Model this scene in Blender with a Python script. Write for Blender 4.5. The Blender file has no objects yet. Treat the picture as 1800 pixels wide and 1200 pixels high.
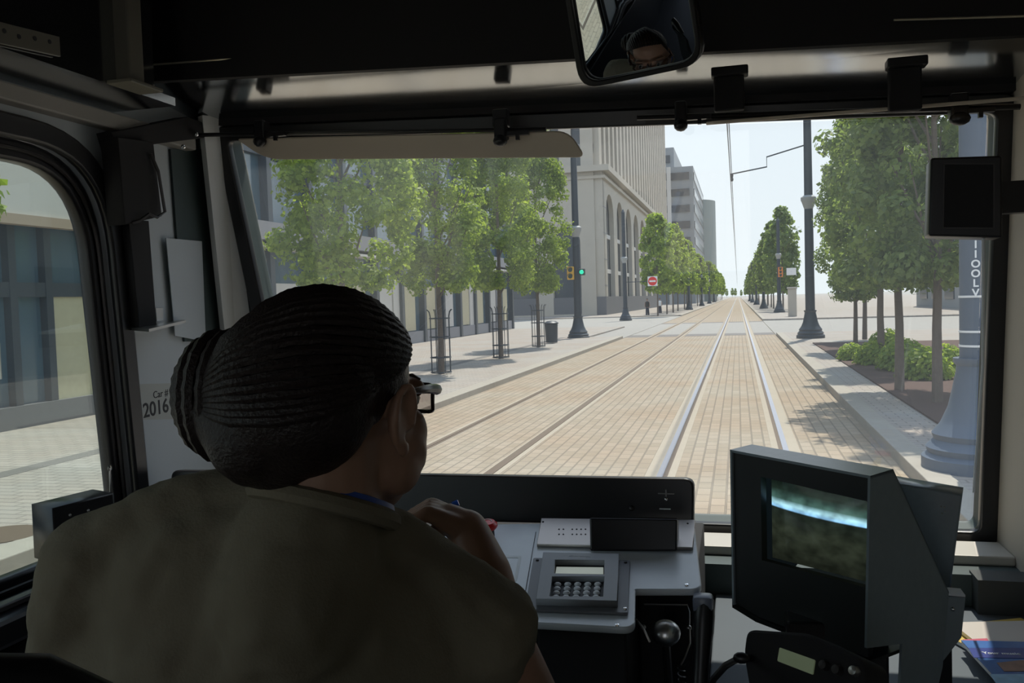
import bpy, bmesh, math, random
from mathutils import Vector, Matrix, noise
R = random.Random(7)
SC = bpy.context.scene
COL = SC.collection
PI = math.pi
# ------------------------------------------------------------------ camera
F = 1550.0                                   # focal length in pixels of the 1800x1200 frame
_y = Vector((397, 82, -F)).normalized()      # the track direction seen by the camera
_z = Vector((-0.02, 1, 0)); _z = (_z - _z.dot(_y) * _y).normalized()
_x = _y.cross(_z)
CM = Matrix((_x, _y, _z))                    # camera space -> world
CP = Vector((0, 0, 2.0))
cd = bpy.data.cameras.new('camera'); cam = bpy.data.objects.new('camera', cd); COL.objects.link(cam)
cam.matrix_world = Matrix.Translation(CP) @ CM.to_4x4()
cd.sensor_width = 36; cd.lens = F * 36 / 1800; cd.clip_start = 0.02; cd.clip_end = 2000
SC.camera = cam
# ------------------------------------------------------------------ world, sun, exposure
w = bpy.data.worlds.new('sky'); SC.world = w; w.use_nodes = True
nt = w.node_tree; nt.nodes.clear()
wo = nt.nodes.new('ShaderNodeOutputWorld'); bg = nt.nodes.new('ShaderNodeBackground')
tc = nt.nodes.new('ShaderNodeTexCoord'); sx = nt.nodes.new('ShaderNodeSeparateXYZ')
rp = nt.nodes.new('ShaderNodeValToRGB')
nt.links.new(tc.outputs['Generated'], sx.inputs[0]); nt.links.new(sx.outputs['Z'], rp.inputs[0])
e = rp.color_ramp.elements
e[0].position = 0.0; e[0].color = (0.84, 0.89, 0.93, 1)
e[1].position = 1.0; e[1].color = (0.50, 0.66, 0.95, 1)
k = rp.color_ramp.elements.new(0.3); k.color = (0.78, 0.86, 0.95, 1)
nt.links.new(rp.outputs[0], bg.inputs[0]); bg.inputs[1].default_value = 1.0
nt.links.new(bg.outputs[0], wo.inputs[0])
sd = bpy.data.lights.new('sun', 'SUN'); sd.energy = 4.0; sd.angle = math.radians(0.6); sd.color = (1, 0.93, 0.82)
so = bpy.data.objects.new('sun', sd); COL.objects.link(so)
_el, _az = math.radians(63), math.radians(14)      # from ahead and to the right, high
sdir = Vector((math.sin(_az) * math.cos(_el), math.cos(_az) * math.cos(_el), math.sin(_el)))
so.rotation_euler = sdir.to_track_quat('Z', 'Y').to_euler()
SC.view_settings.view_transform = 'Standard'; SC.view_settings.look = 'None'
SC.view_settings.exposure = 0.2; SC.view_settings.gamma = 1; SC.view_settings.use_curve_mapping = False

# ------------------------------------------------------------------ pixel -> world helpers
def ray(px, py): return (CM @ Vector(((px - 900) / F, (600 - py) / F, -1)))
def C(px, py, d): return CP + ray(px, py) * d
def atY(px, py, Y): r = ray(px, py); return CP + r * (Y / r.y)
def atX(px, py, X): r = ray(px, py); return CP + r * (X / r.x)
def G(px, py, z=0.0): r = ray(px, py); return CP + r * ((z - CP.z) / r.z)
class Plane:
    def __init__(s, o, ux, uy):
        s.o = Vector(o); s.ux = Vector(ux).normalized(); uy = Vector(uy)
        s.uy = (uy - uy.dot(s.ux) * s.ux).normalized(); s.n = s.ux.cross(s.uy)
    def hit(s, px, py):
        r = ray(px, py); t = (s.o - CP).dot(s.n) / r.dot(s.n); return CP + r * t
    def uv(s, px, py):
        p = s.hit(px, py) - s.o; return (p.dot(s.ux), p.dot(s.uy))
    def at(s, u, v, h=0.0): return s.o + s.ux * u + s.uy * v + s.n * h
    def mat(s, h=0.0):
        m = Matrix((s.ux, s.uy, s.n)).transposed().to_4x4(); m.translation = s.o + s.n * h; return m
# ------------------------------------------------------------------ materials
MATS = {}
def mat(name, col, rough=0.6, metal=0.0, spec=0.5, var=0.0, vscale=8.0, bump=0.0, bscale=60.0, emit=0.0):
    if name in MATS: return MATS[name]
    m = bpy.data.materials.new(name); m.use_nodes = True; n = m.node_tree.nodes; l = m.node_tree.links
    b = n['Principled BSDF']; b.inputs['Roughness'].default_value = rough; b.inputs['Metallic'].default_value = metal
    b.inputs['Specular IOR Level'].default_value = spec
    c = (*col, 1)
    tcn = n.new('ShaderNodeTexCoord')
    nz = n.new('ShaderNodeTexNoise'); nz.inputs['Scale'].default_value = vscale; nz.inputs['Detail'].default_value = 5
    l.new(tcn.outputs['Object'], nz.inputs['Vector'])
    mx = n.new('ShaderNodeMix'); mx.data_type = 'RGBA'
    v = max(var, 0.04)
    mx.inputs[6].default_value = (*[x * (1 - v) for x in col], 1); mx.inputs[7].default_value = (*[min(1, x * (1 + v)) for x in col], 1)
    l.new(nz.outputs['Fac'], mx.inputs[0]); l.new(mx.outputs[2], b.inputs['Base Color'])
    if bump:
        n2 = n.new('ShaderNodeTexNoise'); n2.inputs['Scale'].default_value = bscale; l.new(tcn.outputs['Object'], n2.inputs['Vector'])
        bp = n.new('ShaderNodeBump'); bp.inputs['Strength'].default_value = bump; bp.inputs['Distance'].default_value = 0.01
        l.new(n2.outputs['Fac'], bp.inputs['Height']); l.new(bp.outputs[0], b.inputs['Normal'])
    if emit:
        b.inputs['Emission Color'].default_value = c; b.inputs['Emission Strength'].default_value = emit
    MATS[name] = m; return m
def glass_mat(name, tint=(0.97, 0.985, 0.98), dust=0.03, dustcol=(0.75, 0.85, 0.95)):
    m = bpy.data.materials.new(name); m.use_nodes = True; n = m.node_tree.nodes; l = m.node_tree.links; n.clear()
    o = n.new('ShaderNodeOutputMaterial'); t = n.new('ShaderNodeBsdfTransparent'); t.inputs[0].default_value = (*tint, 1)
    g = n.new('ShaderNodeBsdfGlossy'); g.inputs['Roughness'].default_value = 0.0; g.inputs[0].default_value = (1, 1, 1, 1)
    f = n.new('ShaderNodeFresnel'); gm = n.new('ShaderNodeNewGeometry'); ma = n.new('ShaderNodeMath'); ma.operation = 'MULTIPLY_ADD'
    ma.inputs[1].default_value = 1 / 1.5 - 1.5; ma.inputs[2].default_value = 1.5; l.new(gm.outputs['Backfacing'], ma.inputs[0]); l.new(ma.outputs[0], f.inputs[0])
    m1 = n.new('ShaderNodeMixShader'); l.new(f.outputs[0], m1.inputs[0]); l.new(t.outputs[0], m1.inputs[1]); l.new(g.outputs[0], m1.inputs[2])
    d = n.new('ShaderNodeBsdfTranslucent'); d.inputs[0].default_value = (*dustcol, 1)
    m2 = n.new('ShaderNodeMixShader')
    nz = n.new('ShaderNodeTexNoise'); nz.inputs['Scale'].default_value = 3.0; tcn = n.new('ShaderNodeTexCoord'); l.new(tcn.outputs['Object'], nz.inputs['Vector'])
    mr = n.new('ShaderNodeMapRange'); mr.inputs[3].default_value = dust * 0.6; mr.inputs[4].default_value = dust * 1.4
    l.new(nz.outputs['Fac'], mr.inputs[0]); l.new(mr.outputs[0], m2.inputs[0])
    l.new(m1.outputs[0], m2.inputs[1]); l.new(d.outputs[0], m2.inputs[2]); l.new(m2.outputs[0], o.inputs[0])
    MATS[name] = m; return m
def brick_mat(name, c1, c2, cm, bw, bh, mortar=0.012, rough=0.85, rot=0.0, patch=None):
    m = bpy.data.materials.new(name); m.use_nodes = True; n = m.node_tree.nodes; l = m.node_tree.links
    b = n['Principled BSDF']; b.inputs['Roughness'].default_value = rough
    tcn = n.new('ShaderNodeTexCoord'); mp = n.new('ShaderNodeMapping'); mp.inputs['Rotation'].default_value = (0, 0, rot)
    l.new(tcn.outputs['Object'], mp.inputs[0])
    br = n.new('ShaderNodeTexBrick'); br.inputs['Scale'].default_value = 1.0
    br.inputs['Color1'].default_value = (*c1, 1); br.inputs['Color2'].default_value = (*c2, 1); br.inputs['Mortar'].default_value = (*cm, 1)
    br.inputs['Brick Width'].default_value = bw; br.inputs['Row Height'].default_value = bh; br.inputs['Mortar Size'].default_value = mortar
    br.inputs['Mortar Smooth'].default_value = 0.3
    l.new(mp.outputs[0], br.inputs['Vector'])
    nz = n.new('ShaderNodeTexNoise'); nz.inputs['Scale'].default_value = 0.45; nz.inputs['Detail'].default_value = 8; l.new(tcn.outputs['Object'], nz.inputs['Vector'])
    mr = n.new('ShaderNodeMapRange'); mr.inputs[1].default_value = 0.35; mr.inputs[2].default_value = 0.7
    l.new(nz.outputs['Fac'], mr.inputs[0])
    mx = n.new('ShaderNodeMix'); mx.data_type = 'RGBA'; mx.blend_type = 'MULTIPLY'
    l.new(mr.outputs[0], mx.inputs[0]); l.new(br.outputs['Color'], mx.inputs[6]); mx.inputs[7].default_value = (*(patch or (0.95, 0.86, 0.8)), 1)
    l.new(mx.outputs[2], b.inputs['Base Color'])
    bp = n.new('ShaderNodeBump'); bp.inputs['Strength'].default_value = 0.6; bp.inputs['Distance'].default_value = 0.02; bp.invert = True
    l.new(br.outputs['Fac'], bp.inputs['Height']); l.new(bp.outputs[0], b.inputs['Normal'])
    MATS[name] = m; return m
def leaf_mat(name, ca, cb):
    m = bpy.data.materials.new(name); m.use_nodes = True; n = m.node_tree.nodes; l = m.node_tree.links; n.clear()
    o = n.new('ShaderNodeOutputMaterial'); ge = n.new('ShaderNodeNewGeometry')
    mx = n.new('ShaderNodeMix'); mx.data_type = 'RGBA'; mx.inputs[6].default_value = (*ca, 1); mx.inputs[7].default_value = (*cb, 1)
    l.new(ge.outputs['Random Per Island'], mx.inputs[0])
    d = n.new('ShaderNodeBsdfPrincipled'); d.inputs['Roughness'].default_value = 0.5; d.inputs['Specular IOR Level'].default_value = 0.35
    t = n.new('ShaderNodeBsdfTranslucent')
    l.new(mx.outputs[2], d.inputs['Base Color'])
    br = n.new('ShaderNodeMix'); br.data_type = 'RGBA'; br.blend_type = 'MULTIPLY'; br.inputs[0].default_value = 1; br.inputs[7].default_value = (2.2, 2.2, 1.4, 1)
    l.new(mx.outputs[2], br.inputs[6]); l.new(br.outputs[2], t.inputs[0])
    ms = n.new('ShaderNodeMixShader'); ms.inputs[0].default_value = 0.5
    l.new(d.outputs[0], ms.inputs[1]); l.new(t.outputs[0], ms.inputs[2]); l.new(ms.outputs[0], o.inputs[0])
    MATS[name] = m; return m
M = {}
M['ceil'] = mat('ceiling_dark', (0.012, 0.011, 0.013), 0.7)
M['fascia'] = mat('fascia_gloss', (0.50, 0.53, 0.56), 0.13, 1.0, 0.5)
M['wallg'] = mat('wall_grey', (0.58, 0.62, 0.65), 0.6, var=0.05)
M['wallb'] = mat('wall_beige', (0.50, 0.45, 0.38), 0.6, var=0.05, vscale=3)
M['white'] = mat('pillar_white', (0.85, 0.85, 0.83), 0.5)
M['black'] = mat('black_plastic', (0.012, 0.011, 0.013), 0.35)
M['blackm'] = mat('black_matte', (0.015, 0.014, 0.016), 0.8)
M['rubber'] = mat('rubber', (0.018, 0.018, 0.020), 0.3)
M['steel'] = mat('steel', (0.55, 0.54, 0.52), 0.3, 1.0)
M['chrome'] = mat('chrome', (0.85, 0.85, 0.85), 0.08, 1.0)
M['darkm'] = mat('dark_metal', (0.06, 0.055, 0.055), 0.4, 0.6)
M['console'] = mat('console_grey', (0.66, 0.69, 0.74), 0.3, 0, 1.0, 0.06, 30)
M['consoled'] = mat('console_side', (0.05, 0.055, 0.055), 0.6)
M['desk'] = mat('desk_grey', (0.13, 0.15, 0.17), 0.75, 0, 0.25)
M['panelt'] = mat('dash_front', (0.06, 0.085, 0.085), 0.6)
M['mongrey'] = mat('monitor_case', (0.24, 0.29, 0.32), 0.25, 0, 0.5, 0.08, 80)
M['visor'] = mat('visor_cream', (0.62, 0.53, 0.43), 0.7, var=0.06)
M['keys'] = mat('keys', (0.8, 0.82, 0.86), 0.3)
M['lcd'] = mat('lcd', (0.62, 0.66, 0.55), 0.3, emit=.22)
M['red'] = mat('red_plastic', (0.75, 0.02, 0.02), 0.3)
M['ledge'] = mat('ledge_olive', (0.17, 0.16, 0.13), 0.5)
M['sill'] = mat('sill_light', (0.55, 0.52, 0.47), 0.5)
M['ink'] = mat('ink', (0.03, 0.03, 0.035), 0.6)
M['lineart'] = mat('line_white', (0.8, 0.82, 0.84), 0.5)
M['glassw'] = glass_mat('windshield_glass', dust=0.022)
M['glasss'] = glass_mat('side_glass', tint=(0.86, 0.92, 0.90), dust=0.012)
M['brick'] = brick_mat('track_setts', (0.385, 0.325, 0.25), (0.325, 0.275, 0.205), (0.235, 0.20, 0.155), 0.30, 0.15, 0.012, rot=PI / 2, patch=(0.95, 0.84, 0.75))
M['pave'] = brick_mat('sidewalk_pavers', (0.40, 0.37, 0.335), (0.355, 0.33, 0.30), (0.26, 0.24, 0.22), 0.3, 0.15, 0.012)
M['cross'] = mat('cross_asphalt', (0.33, 0.315, 0.29), 0.9, var=0.15, vscale=2)
M['band'] = mat('dark_paving_band', (0.19, 0.175, 0.165), 0.9, var=0.1)
M['kerb'] = mat('kerb_granite', (0.37, 0.335, 0.285), 0.85, var=0.12, vscale=6)
M['concrete'] = mat('rail_concrete', (0.40, 0.345, 0.27), 0.85, var=0.1, vscale=4)
M['rail'] = mat('rail_steel', (0.42, 0.43, 0.50), 0.35, 0.8)
M['railold'] = mat('rail_rusty', (0.14, 0.10, 0.07), 0.7, 0.2)
M['mulch'] = mat('mulch', (0.10, 0.06, 0.05), 0.95, var=0.4, vscale=30, bump=0.6, bscale=80)
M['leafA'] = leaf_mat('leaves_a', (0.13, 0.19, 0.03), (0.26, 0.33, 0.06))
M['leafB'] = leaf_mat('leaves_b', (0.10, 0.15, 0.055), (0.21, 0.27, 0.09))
M['bark'] = mat('bark', (0.15, 0.12, 0.10), 0.9, var=0.3, vscale=20, bump=0.5, bscale=40)
M['iron'] = mat('blue_black_iron', (0.035, 0.045, 0.06), 0.45, 0.1)
M['stone'] = mat('limestone', (0.47, 0.43, 0.37), 0.85, var=0.07, vscale=1)
M['stoned'] = mat('granite_plinth', (0.14, 0.14, 0.15), 0.7)
M['bwin'] = mat('building_glass', (0.05, 0.06, 0.075), 0.15, 0, 0.8)
M['bglass'] = mat('blue_glass', (0.08, 0.13, 0.17), 0.12, 0, 1.0, 0.3, 0.6)
M['mull'] = mat('mullion', (0.05, 0.06, 0.075), 0.4)
M['cream'] = mat('cream_panel', (0.55, 0.50, 0.34), 0.7, var=0.1)
M['whiteP'] = mat('pale_panel', (0.60, 0.58, 0.55), 0.7)
M['greyP'] = mat('grey_pier', (0.27, 0.27, 0.29), 0.7)
M['btower'] = mat('tower_grey', (0.27, 0.29, 0.31), 0.7)
M['btowerb'] = mat('tower_green', (0.19, 0.23, 0.23), 0.5)
M['skin'] = mat('skin_brown', (0.33, 0.185, 0.125), 0.45, 0, 0.4, 0.08, 20)
M['shirt'] = mat('khaki_cotton', (0.185, 0.16, 0.115), 0.95, 0, 0.2, 0.07, 25, 0.15, 300)
M['trousers'] = mat('navy_cotton', (0.03, 0.035, 0.06), 0.9)
M['hair'] = mat('black_hair', (0.018, 0.011, 0.010), 0.5, 0, 0.4, 0.3, 60, 0.25, 300)
M['blue'] = mat('blue_ribbon', (0.02, 0.07, 0.35), 0.5)
M['shoe'] = mat('shoe_black', (0.02, 0.02, 0.02), 0.4)
M['eyew'] = mat('eye_white', (0.7, 0.68, 0.65), 0.2)

# ------------------------------------------------------------------ mesh helpers
def tag(o, label=None, cat=None, group=None, kind=None):
    if label: o['label'] = label
    if cat: o['category'] = cat
    if group: o['group'] = group
    if kind: o['kind'] = kind
    return o
def empty(name, loc=(0, 0, 0), label=None, cat=None, group=None):
    o = bpy.data.objects.new(name, None); COL.objects.link(o); o.location = loc; o.empty_display_size = 0.1
    return tag(o, label, cat, group)
def link(name, me, m, parent=None, smooth=False):
    o = bpy.data.objects.new(name, me); COL.objects.link(o)
    if m: me.materials.clear(); me.materials.append(m)
    if smooth:
        for p in me.polygons: p.use_smooth = True
    if parent:
        o.parent = parent
        off = Vector(); q = parent
        while q: off += q.location; q = q.parent
        o.location = -off
    return o
def B(): return bmesh.new()
def fin(name, bm, m, parent=None, smooth=False, sharp=None):
    bmesh.ops.recalc_face_normals(bm, faces=bm.faces)
    me = bpy.data.meshes.new(name); bm.to_mesh(me); bm.free()
    o = link(name, me, m, parent, smooth)
    if smooth and sharp is not False:
        try: me.set_sharp_from_angle(angle=math.radians(sharp or 40))
        except Exception: pass
    return o
def local(name, bm, m, parent=None, smooth=False):        # mesh already in the parent's own space
    o = fin(name, bm, m, None, smooth); o.parent = parent; return o
def box(bm, c, s, rot=None, bev=0.0):
    r = bmesh.ops.create_cube(bm, size=1.0); vs = r['verts']
    mt = Matrix.Translation(Vector(c)) @ (rot.to_4x4() if rot else Matrix.Identity(4)) @ Matrix.Diagonal((*s, 1))
    bmesh.ops.transform(bm, matrix=mt, verts=vs)
    if bev:
        es = set(); [es.update(v.link_edges) for v in vs]
        bmesh.ops.bevel(bm, geom=list(es), offset=bev, segments=2, affect='EDGES', profile=0.5)
    return vs
def b2(bm, x0, x1, y0, y1, z0, z1, bev=0.0):
    return box(bm, ((x0 + x1) / 2, (y0 + y1) / 2, (z0 + z1) / 2), (abs(x1 - x0), abs(y1 - y0), abs(z1 - z0)), None, bev)
def prism(bm, pts, vec):
    vec = Vector(vec); a = [bm.verts.new(p) for p in pts]; b = [bm.verts.new(Vector(p) + vec) for p in pts]
    n = len(pts); bm.faces.new(a); bm.faces.new(b[::-1])
    for i in range(n): bm.faces.new((a[i], b[i], b[(i + 1) % n], a[(i + 1) % n]))
def tube(bm, pts, r, seg=8, cyc=False):
    pts = [Vector(p) for p in pts]; n = len(pts); rings = []; up = None
    rr = r if isinstance(r, (list, tuple)) else [r] * n
    for i, p in enumerate(pts):
        a = pts[(i - 1) % n] if (cyc or i) else p; b = pts[(i + 1) % n] if (cyc or i < n - 1) else p
        t = (b - a).normalized()
        if up is None: up = Vector((0, 0, 1)) if abs(t.z) < 0.9 else Vector((1, 0, 0))
        s = t.cross(up)
        if s.length < 1e-6: s = t.orthogonal()
        s.normalize(); up = s.cross(t).normalized()
        rings.append([bm.verts.new(p + (s * math.cos(2 * PI * k / seg) + up * math.sin(2 * PI * k / seg)) * rr[i]) for k in range(seg)])
    for i in range(n if cyc else n - 1):
        A, Bq = rings[i], rings[(i + 1) % n]
        for k in range(seg): bm.faces.new((A[k], A[(k + 1) % seg], Bq[(k + 1) % seg], Bq[k]))
    if not cyc: bm.faces.new(rings[0][::-1]); bm.faces.new(rings[-1])
def lathe(bm, prof, c=(0, 0, 0), axis=None, seg=20):
    c = Vector(c); q = Vector((0, 0, 1)).rotation_difference(Vector(axis).normalized()) if axis is not None else None
    rings = []
    for (r, z) in prof:
        ring = []
        for k in range(seg):
            v = Vector((max(r, 1e-4) * math.cos(2 * PI * k / seg), max(r, 1e-4) * math.sin(2 * PI * k / seg), z))
            if q: v = q @ v
            ring.append(bm.verts.new(v + c))
        rings.append(ring)
    for i in range(len(rings) - 1):
        for k in range(seg): bm.faces.new((rings[i][k], rings[i][(k + 1) % seg], rings[i + 1][(k + 1) % seg], rings[i + 1][k]))
    bm.faces.new(rings[0][::-1]); bm.faces.new(rings[-1])
def ball(bm, c, rad, rot=None, sub=2):
    r = bmesh.ops.create_icosphere(bm, subdivisions=sub, radius=1.0)
    rad = (rad, rad, rad) if not isinstance(rad, (tuple, list)) else rad
    mt = Matrix.Translation(Vector(c)) @ (rot.to_4x4() if rot else Matrix.Identity(4)) @ Matrix.Diagonal((*rad, 1))
    bmesh.ops.transform(bm, matrix=mt, verts=r['verts'])
def rounded(pts, rad, seg=6):
    out = []; n = len(pts); rad = rad if isinstance(rad, (list, tuple)) else [rad] * n
    for i in range(n):
        p = Vector(pts[i]).to_2d(); a = Vector(pts[i - 1]).to_2d(); b = Vector(pts[(i + 1) % n]).to_2d()
        if rad[i] <= 0: out.append(tuple(p)); continue
        da = (a - p); db = (b - p); r = min(rad[i], da.length * 0.49, db.length * 0.49)
        s = p + da.normalized() * r; e2 = p + db.normalized() * r
        for k in range(seg + 1):
            t = k / seg; q = s * (1 - t) ** 2 + p * 2 * t * (1 - t) + e2 * t ** 2; out.append((q.x, q.y))
    return out
def curve_mesh(cu):
    o = bpy.data.objects.new('tmp', cu); COL.objects.link(o)
    dg = bpy.context.evaluated_depsgraph_get(); me = bpy.data.meshes.new_from_object(o.evaluated_get(dg))
    bpy.data.objects.remove(o); return me
def plate(name, pl, outer, holes=(), th=0.01, h=0.0, bev=0.0, m=None, parent=None):
    cu = bpy.data.curves.new(name, 'CURVE'); cu.dimensions = '2D'; cu.fill_mode = 'BOTH'
    for s in (outer, *holes):
        sp = cu.splines.new('POLY'); sp.points.add(len(s) - 1)
        for i, p in enumerate(s): sp.points[i].co = (p[0], p[1], 0, 1)
        sp.use_cyclic_u = True
    cu.extrude = max(th / 2 - bev, 0.0001); cu.bevel_depth = bev; cu.bevel_resolution = 1; cu.offset = -bev
    me = curve_mesh(cu); me.transform(pl.mat(h + th / 2)); me.name = name
    return link(name, me, m, parent)
def text(name, s, pl, uv, size, m, parent=None, h=0.001, th=0.0006, flip=False, align='CENTER', space=1.0, rot=0.0, bold=0.0):
    cu = bpy.data.curves.new(name, 'FONT'); cu.body = s; cu.size = size; cu.extrude = th / 2; cu.align_x = align; cu.align_y = 'CENTER'; cu.space_line = space; cu.offset = bold
    me = curve_mesh(cu); mt = pl.mat(h) @ Matrix.Translation((uv[0], uv[1], 0)) @ Matrix.Rotation(rot, 4, 'Z')
    if flip: mt = mt @ Matrix.Diagonal((-1, 1, 1, 1))
    me.transform(mt); me.name = name
    return link(name, me, m, parent)
def copy_tree(o, loc=None, label=None, group=None, rz=None, parent=None):
    c = o.copy(); COL.objects.link(c)
    if parent: c.parent = parent
    if loc is not None: c.location = loc
    if rz is not None: c.rotation_euler = (0, 0, rz)
    if label: c['label'] = label
    if group: c['group'] = group
    for ch in list(o.children): copy_tree(ch, parent=c)
    return c
def struct(o): o['kind'] = 'structure'; return o
X, Y, Z = Vector((1, 0, 0)), Vector((0, 1, 0)), Vector((0, 0, 1))

#==GROUND==
bm = B(); b2(bm, -400, 400, -60, 1500, -0.6, -0.15); struct(fin('trim_1', bm, M['cross']))
bm = B(); b2(bm, -5.6, 1.74, -12, 700, -0.14, 0.0); fin_o = struct(fin('floor', bm, M['brick']))
XR = [-4.27, -2.84, -0.885, 0.555]
for i, xr in enumerate(XR):
    t = empty('rail', (xr, 0, 0), ['left rail of the far track on the left, a dark groove', 'right rail of the far track on the left, a dark groove',
              'left rail of the near track, shiny blue grey steel', 'right rail of the near track, shiny blue grey steel ending behind the monitor'][i], 'rail', 'tram rails in the street')
    bm = B(); b2(bm, xr - (.17 if i > 1 else .11), xr + (.17 if i > 1 else .11), -10, 650, 0.0, 0.004); fin('concrete_strip', bm, M['concrete'], t)
    bm = B(); b2(bm, xr - 0.035, xr + 0.035, -10, 650, 0.004, 0.012); fin('rail_head', bm, M['rail'] if i > 1 else M['railold'], t)
    bm = B(); s = 1 if i % 2 == 0 else -1; b2(bm, xr + s * 0.036, xr + s * 0.085, -10, 650, 0.004, 0.006); fin('groove', bm, M['railold'], t)
# crossing bands over the tracks
for nm, (y0, y1), lb, m_ in (('crosswalk', (45, 47.5), 'dark paving band across the tracks nearer the cab', M['band']), ('crosswalk', (66, 68), 'dark paving band across the tracks farther away', M['band']),
                         ('crosswalk', (47.5, 66), 'pale grey asphalt crossing between the two dark bands', M['cross'])):
    bm = B()
    xs = [-5.58] + [v for x_ in XR for v in (x_ - 0.19, x_ + 0.19)] + [1.72]
    for a, b_ in zip(xs[::2], xs[1::2]): b2(bm, a, b_, y0, y1, 0.0, 0.004)
    tag(fin(nm, bm, m_), lb, 'crosswalk')
# left sidewalk, before and after the cross street
for i, (y0, y1) in enumerate(((-12, 44), (92, 650))):
    bm = B(); b2(bm, -60, -5.75, y0, y1, -0.14, 0.12); s = struct(fin('trim_%d' % (2 + i), bm, M['pave']))
    bm = B(); b2(bm, -5.95, -5.6, y0, y1, -0.14, 0.125, 0.01); tag(fin('kerb', bm, M['kerb']), ['pale granite kerb along the left sidewalk beside the wire tree guards', 'distant granite kerb of the left sidewalk past the cross street'][i], 'kerb')
    bm = B(); b2(bm, -8.75, -8.45, y0, y1, 0.12, 0.124); tag(fin('paving_band', bm, M['band']), ['dark paving band running along the left sidewalk, seen through the side window', 'dark paving band along the distant left sidewalk'][i], 'paving band')
bm = B(); b2(bm, -120, -5.6, 44, 92, -0.14, 0.02); struct(fin('trim_4', bm, M['cross']))
bm = B(); b2(bm, -30, -7.5, 44, 60, 0.02, 0.1); struct(fin('trim_5', bm, M['pave']))
# right side
for i, (y0, y1) in enumerate(((-12, 44), (68, 650))):
    bm = B(); b2(bm, 2.0, 60, y0, y1, -0.14, 0.14); struct(fin('trim_%d' % (6 + i), bm, M['pave']))
    bm = B(); b2(bm, 1.74, 2.02, y0, y1, -0.14, 0.15, 0.01); tag(fin('kerb', bm, M['kerb']), ['pale granite kerb along the right sidewalk in front of the planting bed', 'distant granite kerb of the right sidewalk past the crossing'][i], 'kerb')
bm = B(); b2(bm, 1.74, 60, 44, 68, -0.14, 0.03); struct(fin('trim_8', bm, M['cross']))
bm = B(); b2(bm, 2.62, 9.0, 12.2, 34, 0.14, 0.17); tag(fin('planting_bed', bm, M['mulch']), 'dark brown mulch planting bed under the right hand trees', 'planting bed')
bm = B(); lathe(bm, [(0.0, 0), (0.33, 0), (0.33, 0.006), (0.0, 0.006)], G(2, 940, 0.12), seg=28); tag(fin('manhole_cover', bm, M['railold']), 'rusty round manhole cover in the left sidewalk', 'manhole cover')

#==TREES==
def tree_proto(name, h, r, zb, nleaf, ls, leafm, seed, cat='tree', multi=False):
    rr = random.Random(seed)
    root = empty(name)
    bm = B(); top = Vector((rr.uniform(-.1, .1), rr.uniform(-.1, .1), h * 0.86))
    tube(bm, [(0, 0, 0), (0.02, 0.01, zb * 0.6), (0.0, 0.03, zb * 1.1), top * 0.6, top], [0.085, 0.07, 0.06, 0.04, 0.01], 8)
    local('trunk', bm, M['bark'], root, True)
    bm = B()
    for i in range(12):
        z0 = zb * 0.85 + (h - zb) * 0.06 * i; a = rr.uniform(0, 2 * PI); L = r * rr.uniform(.6, .95)
        tube(bm, [(0, 0, z0), (math.cos(a) * L * .35, math.sin(a) * L * .35, z0 + L * .55), (math.cos(a) * L * .8, math.sin(a) * L * .8, z0 + L * 1.5)], [0.03, 0.022, 0.008], 5)
    local('branches', bm, M['bark'], root, True)
    vs = []; fs = []
    cl = []
    ncl = 150
    for i in range(ncl):
        t = rr.random(); z = zb + (h - zb) * t
        pr = r * (math.sin(PI * min(1, (t * 0.86 + 0.10)) ** 0.8) ** 0.6)
        a = rr.uniform(0, 2 * PI); q = pr * math.sqrt(rr.uniform(.15, .8))
        cl.append((math.cos(a) * q, math.sin(a) * q, z, rr.uniform(.22, .42) * (0.35 + 0.5 * r / 1.3)))
    for i in range(nleaf):
        c = cl[rr.randrange(ncl)]
        d = Vector((rr.gauss(0, 1), rr.gauss(0, 1), rr.gauss(0, 1))).normalized() * c[3] * rr.uniform(.55, 1.15)
        p = Vector((c[0], c[1], c[2])) + d; p.z = max(p.z, zb - 0.25 + rr.random() * .3)
        nn = (d.normalized() + Vector((rr.uniform(-1, 1), rr.uniform(-1, 1), rr.uniform(-.3, 1))) * .8).normalized()
        s1 = nn.orthogonal().normalized(); s1.rotate(Matrix.Rotation(rr.uniform(0, 2 * PI), 3, nn)); s2 = nn.cross(s1)
        L = ls * rr.uniform(.7, 1.3); n0 = len(vs)
        vs += [p - s1 * L * .5, p + s2 * L * .36 + nn * L * .06, p + s1 * L * .5, p - s2 * L * .36 + nn * L * .06]
        fs.append((n0, n0 + 1, n0 + 2, n0 + 3))
    me = bpy.data.meshes.new('foliage'); me.from_pydata(vs, [], fs)
    o = bpy.data.objects.new('foliage', me); COL.objects.link(o); me.materials.append(leafm); o.parent = root
    return root
TL = tree_proto('street_tree', 8.6, 1.6, 2.35, 24000, 0.11, M['leafA'], 3)
TL2 = tree_proto('street_tree', 8.9, 1.5, 2.35, 24000, 0.11, M['leafA'], 5)
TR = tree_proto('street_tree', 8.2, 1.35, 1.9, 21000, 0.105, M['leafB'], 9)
TFm = tree_proto('street_tree', 9.0, 1.7, 2.3, 3200, 0.36, M['leafA'], 12)
TFr = tree_proto('street_tree', 9.0, 1.7, 1.9, 3200, 0.36, M['leafB'], 15)
used = set()
def place_tree(proto, x, y, z, label, s=1.0, group='street trees along the tracks'):
    if proto.name not in used:
        used.add(proto.name); o = proto
        tag(o, label, 'tree', group)
        o.location = (x, y, z)
    else: o = copy_tree(proto, (x, y, z), label, group)
    o.scale = (s, s, s); o.rotation_euler = (0, 0, R.uniform(0, 6.28)); o['category'] = 'tree'
    return o
gp = [G(612, 706, .12), G(776, 657, .12), G(881, 630, .12), G(947, 610, .12)]
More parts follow.
